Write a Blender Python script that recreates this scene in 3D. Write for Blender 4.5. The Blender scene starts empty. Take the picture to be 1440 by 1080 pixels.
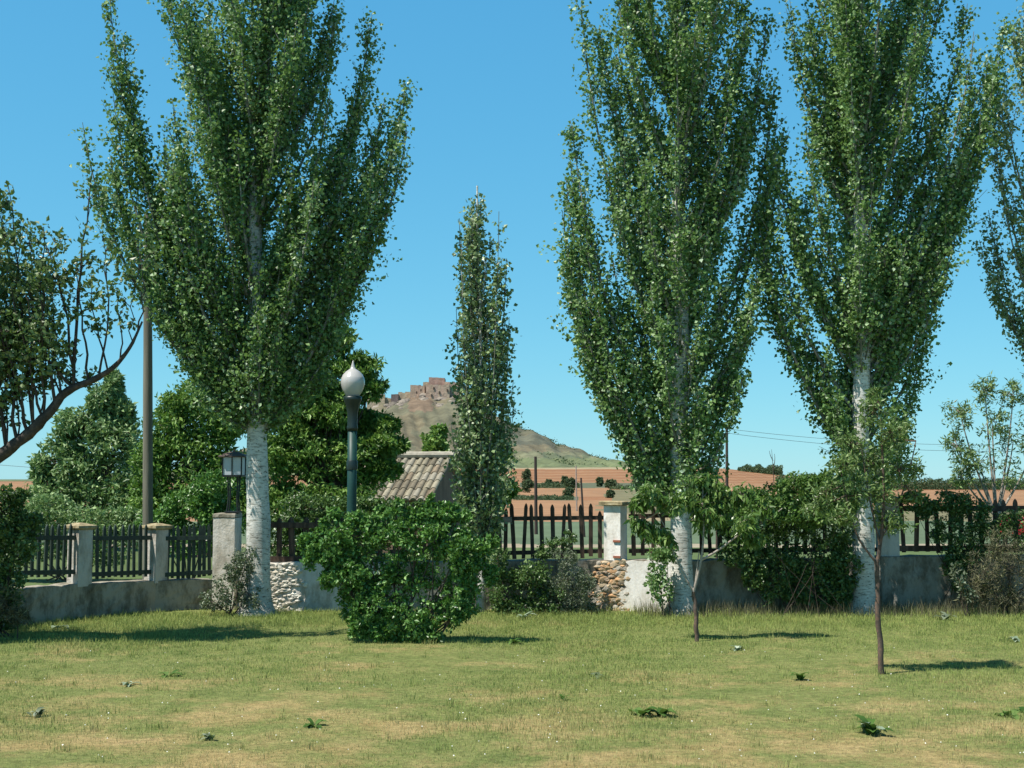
import bpy, math, random
import numpy as np
from mathutils import Vector

random.seed(7); RNG = np.random.default_rng(11)
scene = bpy.context.scene
COL = scene.collection
PI = math.pi

# ------------------------------------------------------------------ camera
F, CX, CY, EYE = 1800.0, 720.0, 540.0, 1.8
PITCH = math.atan(128/1800)
cam = bpy.data.cameras.new('camera'); camo = bpy.data.objects.new('camera', cam)
COL.objects.link(camo); scene.camera = camo
cam.sensor_width = 36; cam.lens = F/1440*36; cam.clip_start = 0.1; cam.clip_end = 9000
camo.location = (0, 0, EYE); camo.rotation_euler = (PI/2+PITCH, 0, 0)

def P(px, py, Y):
    """point at depth Y seen at photo pixel px,py"""
    u = (px-CX)/F; v = (CY-py)/F
    dy = math.cos(PITCH)-v*math.sin(PITCH); dz = math.sin(PITCH)+v*math.cos(PITCH)
    k = Y/dy
    return np.array([u*k, Y, EYE+dz*k])
def G(px, py, z=0.0):
    v = (CY-py)/F
    dy = math.cos(PITCH)-v*math.sin(PITCH); dz = math.sin(PITCH)+v*math.cos(PITCH)
    return P(px, py, (z-EYE)*dy/dz)
def S(px, Y): return px*Y/F

# ------------------------------------------------------------------ light
SUN_AZ = math.radians(28)      # sun is on the left, this far towards the viewer
SUN_EL = math.radians(59)
sdir = Vector((-math.cos(SUN_AZ)*math.cos(SUN_EL), -math.sin(SUN_AZ)*math.cos(SUN_EL), math.sin(SUN_EL)))
sl = bpy.data.lights.new('sun', 'SUN'); sl.energy = 5.0; sl.angle = math.radians(0.5); sl.color = (1, .95, .86)
so = bpy.data.objects.new('sun', sl); COL.objects.link(so)
so.rotation_euler = sdir.to_track_quat('Z', 'Y').to_euler()
w = bpy.data.worlds.new('World'); scene.world = w; w.use_nodes = True
nt = w.node_tree; nt.nodes.clear()
sky = nt.nodes.new('ShaderNodeTexSky'); sky.sky_type = 'NISHITA'; sky.sun_disc = False
sky.sun_elevation = SUN_EL; sky.sun_rotation = math.atan2(sdir.x, sdir.y)
sky.altitude = 900; sky.air_density = 1.0; sky.dust_density = 0.0; sky.ozone_density = 1.0
bg = nt.nodes.new('ShaderNodeBackground'); bg.inputs['Strength'].default_value = 0.115
wo = nt.nodes.new('ShaderNodeOutputWorld')
# the camera's own rendering of a clear sky: per-channel response applied to the sky light
EXPO = 0.55
sep = nt.nodes.new('ShaderNodeSeparateColor'); com = nt.nodes.new('ShaderNodeCombineColor'); nt.links.new(sky.outputs[0], sep.inputs[0])
for k, (a_, g_) in enumerate(((.419, .776), (.80, .485), (.95, .30))):
    m1 = nt.nodes.new('ShaderNodeMath'); m1.operation = 'MULTIPLY'; m1.inputs[1].default_value = .115
    m2 = nt.nodes.new('ShaderNodeMath'); m2.operation = 'POWER'; m2.inputs[1].default_value = g_
    m3 = nt.nodes.new('ShaderNodeMath'); m3.operation = 'MULTIPLY'; m3.inputs[1].default_value = a_/.115/2**EXPO
    nt.links.new(sep.outputs[k], m1.inputs[0]); nt.links.new(m1.outputs[0], m2.inputs[0]); nt.links.new(m2.outputs[0], m3.inputs[0]); nt.links.new(m3.outputs[0], com.inputs[k])
tcw = nt.nodes.new('ShaderNodeTexCoord'); spw = nt.nodes.new('ShaderNodeSeparateXYZ'); nt.links.new(tcw.outputs['Generated'], spw.inputs[0])
mrw = nt.nodes.new('ShaderNodeMapRange'); mrw.inputs['From Min'].default_value = .36; mrw.inputs['From Max'].default_value = .9; mrw.inputs['To Min'].default_value = 1; mrw.inputs['To Max'].default_value = .30
nt.links.new(spw.outputs['Z'], mrw.inputs['Value'])
mxw = nt.nodes.new('ShaderNodeMix'); mxw.data_type = 'RGBA'; mxw.blend_type = 'MULTIPLY'; mxw.inputs['Factor'].default_value = 1
nt.links.new(com.outputs[0], mxw.inputs['A']); nt.links.new(mrw.outputs[0], mxw.inputs['B'])
nt.links.new(mxw.outputs['Result'], bg.inputs[0]); nt.links.new(bg.outputs[0], wo.inputs[0])
scene.view_settings.view_transform = 'Standard'; scene.view_settings.look = 'None'
scene.view_settings.exposure = EXPO; scene.view_settings.gamma = 1
scene.render.engine = 'CYCLES'
scene.cycles.max_bounces = 8; scene.cycles.transparent_max_bounces = 8

# ------------------------------------------------------------------ materials
def newmat(name):
    m = bpy.data.materials.new(name); m.use_nodes = True
    n = m.node_tree.nodes; n.clear(); return m, n, m.node_tree.links
def ramp(n, stops):
    r = n.new('ShaderNodeValToRGB'); e = r.color_ramp.elements
    while len(e) < len(stops): e.new(0.5)
    for i, (p, c) in enumerate(stops):
        e[i].position = p; e[i].color = (*c, 1)
    return r
def solid(name, col, rough=.8, noise=.25, scale=8, bump=.0, metal=0, spec=.3, col2=None, stretch=(1, 1, 1), detail=6):
    m, n, l = newmat(name)
    out = n.new('ShaderNodeOutputMaterial'); b = n.new('ShaderNodeBsdfPrincipled')
    b.inputs['Roughness'].default_value = rough; b.inputs['Metallic'].default_value = metal
    b.inputs['Specular IOR Level'].default_value = spec
    tc = n.new('ShaderNodeTexCoord'); mp = n.new('ShaderNodeMapping'); mp.inputs['Scale'].default_value = stretch
    l.new(tc.outputs['Object'], mp.inputs[0])
    nz = n.new('ShaderNodeTexNoise'); nz.inputs['Scale'].default_value = scale; nz.inputs['Detail'].default_value = detail
    nz.inputs['Roughness'].default_value = .65
    l.new(mp.outputs[0], nz.inputs[0])
    c2 = col2 or tuple(c*(1+noise) for c in col); c1 = tuple(c*(1-noise) for c in col)
    r = ramp(n, [(.32, c1), (.5, col), (.7, c2)])
    l.new(nz.outputs[0], r.inputs[0]); l.new(r.outputs[0], b.inputs['Base Color'])
    if bump:
        bp = n.new('ShaderNodeBump'); bp.inputs['Strength'].default_value = bump; bp.inputs['Distance'].default_value = .02
        l.new(nz.outputs[0], bp.inputs['Height']); l.new(bp.outputs[0], b.inputs['Normal'])
    l.new(b.outputs[0], out.inputs[0]); return m

def leafmat(name, stops, rough=.42, trans=.35, under=1.25, spec=.5, tcol=(.12, .22, .03)):
    m, n, l = newmat(name)
    out = n.new('ShaderNodeOutputMaterial'); b = n.new('ShaderNodeBsdfPrincipled')
    b.inputs['Roughness'].default_value = rough; b.inputs['Specular IOR Level'].default_value = spec
    at = n.new('ShaderNodeAttribute'); at.attribute_name = 'rnd'
    r = ramp(n, stops); l.new(at.outputs['Fac'], r.inputs[0])
    geo = n.new('ShaderNodeNewGeometry')
    mx = n.new('ShaderNodeMix'); mx.data_type = 'RGBA'; mx.blend_type = 'MULTIPLY'; mx.inputs['Factor'].default_value = 1
    mr = n.new('ShaderNodeMapRange'); mr.inputs['To Min'].default_value = 1; mr.inputs['To Max'].default_value = under
    l.new(geo.outputs['Backfacing'], mr.inputs['Value'])
    l.new(r.outputs[0], mx.inputs['A']); l.new(mr.outputs[0], mx.inputs['B'])
    l.new(mx.outputs['Result'], b.inputs['Base Color'])
    t = n.new('ShaderNodeBsdfTranslucent')
    mt = n.new('ShaderNodeMix'); mt.data_type = 'RGBA'; mt.blend_type = 'MIX'; mt.inputs['Factor'].default_value = .55
    l.new(r.outputs[0], mt.inputs['A']); mt.inputs['B'].default_value = (*tcol, 1)
    l.new(mt.outputs['Result'], t.inputs['Color'])
    ms = n.new('ShaderNodeMixShader'); ms.inputs[0].default_value = trans
    l.new(b.outputs[0], ms.inputs[1]); l.new(t.outputs[0], ms.inputs[2]); l.new(ms.outputs[0], out.inputs[0])
    return m

def attrmat(name, rough=.9, noise_scale=.3, amount=.25, bump=0.0, bdist=.05, spec=.2):
    """base colour from the 'tint' colour attribute, broken up by noise"""
    m, n, l = newmat(name)
    out = n.new('ShaderNodeOutputMaterial'); b = n.new('ShaderNodeBsdfPrincipled')
    b.inputs['Roughness'].default_value = rough; b.inputs['Specular IOR Level'].default_value = spec
    at = n.new('ShaderNodeAttribute'); at.attribute_name = 'tint'
    tc = n.new('ShaderNodeTexCoord')
    nz = n.new('ShaderNodeTexNoise'); nz.inputs['Scale'].default_value = noise_scale; nz.inputs['Detail'].default_value = 8
    nz.inputs['Roughness'].default_value = .7
    l.new(tc.outputs['Object'], nz.inputs[0])
    mr = n.new('ShaderNodeMapRange'); mr.inputs['From Min'].default_value = .3; mr.inputs['From Max'].default_value = .7
    mr.inputs['To Min'].default_value = 1-amount; mr.inputs['To Max'].default_value = 1+amount
    l.new(nz.outputs[0], mr.inputs['Value'])
    mx = n.new('ShaderNodeMix'); mx.data_type = 'RGBA'; mx.blend_type = 'MULTIPLY'; mx.inputs['Factor'].default_value = 1
    l.new(at.outputs['Color'], mx.inputs['A']); l.new(mr.outputs[0], mx.inputs['B'])
    l.new(mx.outputs['Result'], b.inputs['Base Color'])
    if bump:
        bp = n.new('ShaderNodeBump'); bp.inputs['Strength'].default_value = bump; bp.inputs['Distance'].default_value = bdist
        l.new(nz.outputs[0], bp.inputs['Height']); l.new(bp.outputs[0], b.inputs['Normal'])
    l.new(b.outputs[0], out.inputs[0]); return m

def barkmat():
    m, n, l = newmat('poplar_bark')
    out = n.new('ShaderNodeOutputMaterial'); b = n.new('ShaderNodeBsdfPrincipled')
    b.inputs['Roughness'].default_value = .8; b.inputs['Specular IOR Level'].default_value = .25
    tc = n.new('ShaderNodeTexCoord')
    def noise(scale, st, detail=5, rough=.6):
        mp = n.new('ShaderNodeMapping'); mp.inputs['Scale'].default_value = st; l.new(tc.outputs['Object'], mp.inputs[0])
        z = n.new('ShaderNodeTexNoise'); z.inputs['Scale'].default_value = scale; z.inputs['Detail'].default_value = detail
        z.inputs['Roughness'].default_value = rough; l.new(mp.outputs[0], z.inputs[0]); return z
    big = noise(2.5, (1, 1, .6)); r0 = ramp(n, [(.3, (.36, .35, .31)), (.55, (.66, .65, .60)), (.8, (.52, .51, .44))]); l.new(big.outputs[0], r0.inputs[0])
    line = noise(9, (1, 1, 5), 6, .7); r1 = ramp(n, [(.32, (.10, .10, .09)), (.42, (.55, .54, .5)), (.5, (1, 1, 1))]); l.new(line.outputs[0], r1.inputs[0])
    spot = noise(22, (1, 1, 2.2), 3, .5); r2 = ramp(n, [(.33, (.08, .08, .07)), (.38, (1, 1, 1))]); l.new(spot.outputs[0], r2.inputs[0])
    m1 = n.new('ShaderNodeMix'); m1.data_type = 'RGBA'; m1.blend_type = 'MULTIPLY'; m1.inputs['Factor'].default_value = .8
    m2 = n.new('ShaderNodeMix'); m2.data_type = 'RGBA'; m2.blend_type = 'MULTIPLY'; m2.inputs['Factor'].default_value = .9
    l.new(r0.outputs[0], m1.inputs['A']); l.new(r1.outputs[0], m1.inputs['B'])
    l.new(m1.outputs['Result'], m2.inputs['A']); l.new(r2.outputs[0], m2.inputs['B'])
    # rough dark bark at the foot
    sx = n.new('ShaderNodeSeparateXYZ'); l.new(tc.outputs['Object'], sx.inputs[0])
    mr = n.new('ShaderNodeMapRange'); mr.inputs['From Min'].default_value = .05; mr.inputs['From Max'].default_value = .45
    mr.inputs['To Min'].default_value = .75; mr.inputs['To Max'].default_value = 0
    l.new(sx.outputs['Z'], mr.inputs['Value'])
    mul = n.new('ShaderNodeMath'); mul.operation = 'MULTIPLY'; l.new(mr.outputs[0], mul.inputs[0]); l.new(line.outputs[0], mul.inputs[1])
    m3 = n.new('ShaderNodeMix'); m3.data_type = 'RGBA'; l.new(mul.outputs[0], m3.inputs['Factor'])
    l.new(m2.outputs['Result'], m3.inputs['A']); m3.inputs['B'].default_value = (.10, .095, .08, 1)
    l.new(m3.outputs['Result'], b.inputs['Base Color'])
    bp = n.new('ShaderNodeBump'); bp.inputs['Strength'].default_value = .6; bp.inputs['Distance'].default_value = .015
    l.new(line.outputs[0], bp.inputs['Height']); l.new(bp.outputs[0], b.inputs['Normal'])
    l.new(b.outputs[0], out.inputs[0]); return m

def grassmat(name, blades):
    """green lawn with drier straw patches; blades use their own random tone"""
    m, n, l = newmat(name)
    out = n.new('ShaderNodeOutputMaterial'); b = n.new('ShaderNodeBsdfPrincipled')
    b.inputs['Roughness'].default_value = .7 if blades else .95; b.inputs['Specular IOR Level'].default_value = .22 if blades else .1
    tc = n.new('ShaderNodeTexCoord')
    def noise(scale, detail=5, rough=.6, off=(0, 0, 0)):
        mp = n.new('ShaderNodeMapping'); mp.inputs['Scale'].default_value = (1, 1.25, 0); mp.inputs['Location'].default_value = off
        l.new(tc.outputs['Object'], mp.inputs[0])
        z = n.new('ShaderNodeTexNoise'); z.inputs['Scale'].default_value = scale; z.inputs['Detail'].default_value = detail
        z.inputs['Roughness'].default_value = rough; l.new(mp.outputs[0], z.inputs[0]); return z
    dry = noise(.8, 9, .74); tone = noise(2.2, 6, .65, (5, 3, 0)); red = noise(1.6, 6, .7, (9, 1, 0))
    sy = n.new('ShaderNodeSeparateXYZ'); l.new(tc.outputs['Object'], sy.inputs[0])
    # the mown lawn is drier towards the viewer, lush by the wall
    mr = n.new('ShaderNodeMapRange'); mr.inputs['From Min'].default_value = 8; mr.inputs['From Max'].default_value = 14.5
    mr.inputs['To Min'].default_value = .055; mr.inputs['To Max'].default_value = -.10
    l.new(sy.outputs['Y'], mr.inputs['Value'])
    ad = n.new('ShaderNodeMath'); ad.operation = 'ADD'; l.new(dry.outputs[0], ad.inputs[0]); l.new(mr.outputs[0], ad.inputs[1])
    if blades:
        rg = ramp(n, [(.3, (0.166, 0.241, 0.056)), (.5, (0.248, 0.310, 0.088)), (.72, (0.345, 0.373, 0.119))])
        rd = ramp(n, [(.3, (.33, .32, .135)), (.6, (.46, .40, .19)), (.8, (.47, .39, .20))])
    else:
        rg = ramp(n, [(.3, (0.138, 0.179, 0.056)), (.5, (0.207, 0.235, 0.081)), (.72, (0.276, 0.276, 0.106))])
        rd = ramp(n, [(.3, (0.317, 0.244, 0.099)), (.55, (.42, .325, .15)), (.75, (.45, .33, .165))])
    l.new(tone.outputs[0], rg.inputs[0]); l.new(red.outputs[0], rd.inputs[0])
    rf = ramp(n, [(.47, (0, 0, 0)), (.62, (1, 1, 1))]); l.new(ad.outputs[0], rf.inputs[0])
    fac = rf.outputs[0]
    if blades:
        at = n.new('ShaderNodeAttribute'); at.attribute_name = 'rnd'
        mm = n.new('ShaderNodeMath'); mm.operation = 'MULTIPLY_ADD'; l.new(at.outputs['Fac'], mm.inputs[0]); mm.inputs[1].default_value = .7; mm.inputs[2].default_value = -.28
        a2 = n.new('ShaderNodeMath'); a2.operation = 'ADD'; a2.use_clamp = True; l.new(rf.outputs[0], a2.inputs[0]); l.new(mm.outputs[0], a2.inputs[1]); fac = a2.outputs[0]
    mx = n.new('ShaderNodeMix'); mx.data_type = 'RGBA'; l.new(fac, mx.inputs['Factor'])
    l.new(rg.outputs[0], mx.inputs['A']); l.new(rd.outputs[0], mx.inputs['B'])
    res = mx.outputs['Result']
    if blades:
        fr = n.new('ShaderNodeMath'); fr.operation = 'MULTIPLY'; fr.inputs[1].default_value = 37.7; l.new(at.outputs['Fac'], fr.inputs[0])
        f2 = n.new('ShaderNodeMath'); f2.operation = 'FRACT'; l.new(fr.outputs[0], f2.inputs[0])
        mrb = n.new('ShaderNodeMapRange'); mrb.inputs['To Min'].default_value = .55; mrb.inputs['To Max'].default_value = 1.45; l.new(f2.outputs[0], mrb.inputs['Value'])
    else:
        fz = noise(14, 5, .75, (3, 7, 0)); mrb = n.new('ShaderNodeMapRange'); mrb.inputs['From Min'].default_value = .3; mrb.inputs['From Max'].default_value = .7; mrb.inputs['To Min'].default_value = .45; mrb.inputs['To Max'].default_value = 1.15; l.new(fz.outputs[0], mrb.inputs['Value'])
    mb_ = n.new('ShaderNodeMix'); mb_.data_type = 'RGBA'; mb_.blend_type = 'MULTIPLY'; mb_.inputs['Factor'].default_value = 1
    l.new(res, mb_.inputs['A']); l.new(mrb.outputs[0], mb_.inputs['B']); mx = mb_
    l.new(mx.outputs['Result'], b.inputs['Base Color'])
    if blades:
        t = n.new('ShaderNodeBsdfTranslucent'); l.new(mx.outputs['Result'], t.inputs['Color'])
        ms = n.new('ShaderNodeMixShader'); ms.inputs[0].default_value = .35
        l.new(b.outputs[0], ms.inputs[1]); l.new(t.outputs[0], ms.inputs[2]); l.new(ms.outputs[0], out.inputs[0])
    else:
        fine = noise(30, 6, .7); bp = n.new('ShaderNodeBump'); bp.inputs['Strength'].default_value = .8; bp.inputs['Distance'].default_value = .03
        l.new(fine.outputs[0], bp.inputs['Height']); l.new(bp.outputs[0], b.inputs['Normal'])
        l.new(b.outputs[0], out.inputs[0])
    return m

def plastermat(name, base, dark, stain, bump=.5):
    m, n, l = newmat(name)
    out = n.new('ShaderNodeOutputMaterial'); b = n.new('ShaderNodeBsdfPrincipled'); b.inputs['Roughness'].default_value = .92
    b.inputs['Specular IOR Level'].default_value = .15
    tc = n.new('ShaderNodeTexCoord')
    mp = n.new('ShaderNodeMapping'); mp.inputs['Scale'].default_value = (1, 1, .45); l.new(tc.outputs['Object'], mp.inputs[0])
    a = n.new('ShaderNodeTexNoise'); a.inputs['Scale'].default_value = 4.5; a.inputs['Detail'].default_value = 9; a.inputs['Roughness'].default_value = .72; l.new(mp.outputs[0], a.inputs[0])
    c = n.new('ShaderNodeTexNoise'); c.inputs['Scale'].default_value = 30; c.inputs['Detail'].default_value = 5; l.new(tc.outputs['Object'], c.inputs[0])
    r = ramp(n, [(.30, dark), (.45, stain), (.55, base), (.8, tuple(min(1, k*1.12) for k in base))]); l.new(a.outputs[0], r.inputs[0])
    l.new(r.outputs[0], b.inputs['Base Color'])
    ad = n.new('ShaderNodeMath'); ad.operation = 'ADD'; l.new(a.outputs[0], ad.inputs[0]); l.new(c.outputs[0], ad.inputs[1])
    bp = n.new('ShaderNodeBump'); bp.inputs['Strength'].default_value = bump; bp.inputs['Distance'].default_value = .02
    l.new(ad.outputs[0], bp.inputs['Height']); l.new(bp.outputs[0], b.inputs['Normal'])
    l.new(b.outputs[0], out.inputs[0]); return m

M = {}
M['bark'] = barkmat()
M['lawn'] = grassmat('lawn_ground', False); M['blade'] = grassmat('grass_blade', True)
M['terrain'] = attrmat('field_soil', noise_scale=.16, amount=.30, bump=.5, bdist=.2)
M['hill'] = attrmat('hill_soil', noise_scale=.035, amount=.42, bump=.6, bdist=6)
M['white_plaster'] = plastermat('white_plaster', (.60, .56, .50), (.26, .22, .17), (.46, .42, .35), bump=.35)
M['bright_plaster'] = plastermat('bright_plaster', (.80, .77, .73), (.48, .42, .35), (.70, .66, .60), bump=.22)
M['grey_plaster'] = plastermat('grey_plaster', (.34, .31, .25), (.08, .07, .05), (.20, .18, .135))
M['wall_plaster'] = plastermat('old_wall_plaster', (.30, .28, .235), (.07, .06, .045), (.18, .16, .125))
M['pillar_grey'] = plastermat('pillar_render', (.50, .475, .43), (.22, .19, .16), (.40, .37, .32))  # even warm grey plaster of the plainer fence pillars
M['cap'] = solid('lichen_cap_stone', (.31, .25, .14), noise=.5, scale=14, bump=.4, col2=(.42, .37, .25))
M['stone'] = attrmat('rubble_stone', noise_scale=16, amount=.3, bump=.5, bdist=.02)
M['fence_green'] = solid('dark_green_fence_paint', (.030, .045, .035), rough=.55, noise=.4, scale=20, stretch=(1, 1, .2))
M['fence_brown'] = solid('weathered_brown_fence_wood', (.065, .043, .030), rough=.8, noise=.5, scale=14, stretch=(1, 1, .15), col2=(.16, .105, .075))
M['rail_pale'] = solid('bleached_rail_wood', (.30, .25, .22), rough=.85, noise=.3, scale=18, stretch=(.2, 1, 1))
M['rust'] = solid('rust', (.28, .10, .06), rough=.9, noise=.3, scale=30)
M['pole'] = solid('utility_pole_wood', (.15, .14, .11), rough=.85, noise=.3, scale=14, stretch=(1, 1, .08), bump=.4)
M['dark_pole'] = solid('dark_creosoted_wood', (.055, .04, .035), rough=.85, noise=.3, scale=12, stretch=(1, 1, .1))
M['lamp_green'] = solid('teal_green_enamel', (.012, .052, .046), rough=.5, noise=.3, scale=5, spec=.35)
M['lamp_dark'] = solid('dark_green_iron', (.010, .022, .02), rough=.4, noise=.2, scale=9, spec=.5)
M['globe'] = solid('milk_glass_globe', (.42, .41, .40), rough=.22, noise=.06, scale=4, spec=.5)
M['lantern_glass'] = solid('frosted_lantern_glass', (.52, .56, .60), rough=.25, noise=.08, scale=5, spec=.5)
M['lantern_roof'] = solid('brown_lantern_roof', (.11, .08, .065), rough=.7, noise=.2, scale=10)
M['iron'] = solid('black_iron', (.02, .022, .022), rough=.5, noise=.2, scale=9)
M['twig'] = solid('dark_twig_bark', (.075, .055, .045), rough=.85, noise=.35, scale=20)
M['limb'] = solid('orchard_limb_bark', (.055, .045, .038), rough=.85, noise=.45, scale=16, bump=.5, col2=(.12, .085, .065))
M['pale_twig'] = solid('pale_sapling_bark', (.30, .26, .22), rough=.8, noise=.3, scale=20, col2=(.45, .40, .34))
M['sap_bark'] = solid('sapling_bark', (.10, .075, .06), rough=.85, noise=.35, scale=30, col2=(.2, .11, .07))
M['poplar_twig'] = solid('poplar_limb_bark', (.15, .15, .12), rough=.8, noise=.4, scale=10, col2=(.42, .42, .38))
M['hut_wall'] = plastermat('hut_wall', (.20, .135, .10), (.12, .08, .06), (.16, .11, .085))
M['tile'] = attrmat('clay_tile', noise_scale=9, amount=.28, bump=.3, bdist=.02)
M['castle'] = attrmat('castle_stone', noise_scale=.12, amount=.3, bump=.8, bdist=1.5)
M['rock'] = attrmat('hill_rock', noise_scale=.1, amount=.35, bump=.8, bdist=1.5)
M['car_red'] = solid('red_car_paint', (.34, .012, .014), rough=.5, noise=.04, scale=3, spec=.5)
M['car_glass'] = solid('car_glass', (.02, .03, .035), rough=.08, noise=.1, scale=3, spec=.6)
M['tyre'] = solid('tyre_rubber', (.02, .02, .02), rough=.85, noise=.2, scale=9)
M['rim'] = solid('wheel_rim', (.4, .4, .4), rough=.35, noise=.1, scale=9, metal=.8)
M['flower'] = solid('white_petals', (.75, .75, .68), rough=.7, noise=.1, scale=20)

def lv(a, b, c): return [(.0, a), (.5, b), (1.0, c)]
M['leaf_poplar'] = leafmat('poplar_leaf', [(0, (0.073, 0.143, 0.043)), (.4, (0.153, 0.270, 0.079)), (.8, (0.265, 0.392, 0.150)), (1, (0.445, 0.561, 0.396))], rough=.42, trans=.42, spec=.4, under=1.3)  # palest ramp end paints bright highlights into the leaf colour
M['leaf_young'] = leafmat('young_poplar_leaf', [(0, (.10, .16, .055)), (.5, (.20, .285, .12)), (1, (.40, .47, .28))], rough=.4, trans=.3, under=1.3)
M['leaf_fruit'] = leafmat('fruit_tree_leaf', [(0, (.05, .095, .03)), (.6, (.115, .185, .058)), (1, (.28, .34, .17))], rough=.4, trans=.32, under=1.35)
M['leaf_bush'] = leafmat('lilac_leaf', [(0, (0.044, 0.114, 0.023)), (.5, (0.091, 0.211, 0.041)), (1, (0.221, 0.365, 0.117))], rough=.35, trans=.28, tcol=(.12, .26, .02))
M['leaf_dark'] = leafmat('dark_shrub_leaf', [(0, (0.033, 0.068, 0.017)), (.6, (0.078, 0.149, 0.036)), (1, (0.208, 0.297, 0.108))], rough=.4, trans=.3)
M['leaf_grey'] = leafmat('grey_green_leaf', [(0, (.055, .075, .04)), (.6, (.115, .145, .085)), (1, (.26, .30, .21))], rough=.5, trans=.25)
M['leaf_willow'] = leafmat('narrow_pale_leaf', [(0, (0.068, 0.127, 0.034)), (.5, (0.144, 0.223, 0.062)), (1, (0.273, 0.356, 0.154))], rough=.4, trans=.35)
M['leaf_drop'] = leafmat('drooping_cherry_leaf', [(0, (0.059, 0.122, 0.026)), (.5, (0.106, 0.200, 0.040)), (1, (0.238, 0.329, 0.106))], rough=.35, trans=.35)
M['leaf_back'] = leafmat('ash_tree_leaf', [(0, (0.061, 0.131, 0.026)), (.5, (0.130, 0.247, 0.044)), (1, (0.241, 0.362, 0.073))], rough=.5, trans=.3)
M['leaf_pale'] = leafmat('pale_back_leaf', [(0, (0.098, 0.174, 0.066)), (.5, (0.190, 0.291, 0.110)), (1, (0.345, 0.459, 0.209))], rough=.5, trans=.3)
M['leaf_far'] = leafmat('far_shrub_leaf', [(0, (0.038, 0.065, 0.035)), (.6, (0.065, 0.096, 0.048)), (1, (0.102, 0.128, 0.068))], rough=.8, trans=.15, spec=.1)
M['leaf_brown'] = leafmat('dry_twig_leaf', [(0, (.055, .05, .028)), (.6, (.12, .115, .06)), (1, (.22, .22, .11))], rough=.7, trans=.2)
M['leaf_weed'] = leafmat('dock_leaf', [(0, (.035, .085, .015)), (.6, (.065, .13, .025)), (1, (.12, .19, .05))], rough=.65, trans=.3, spec=.25)
M['leaf_silver'] = leafmat('silver_weed_leaf', [(0, (.12, .17, .11)), (.6, (.22, .28, .19)), (1, (.38, .43, .32))], rough=.6, trans=.2)

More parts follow.
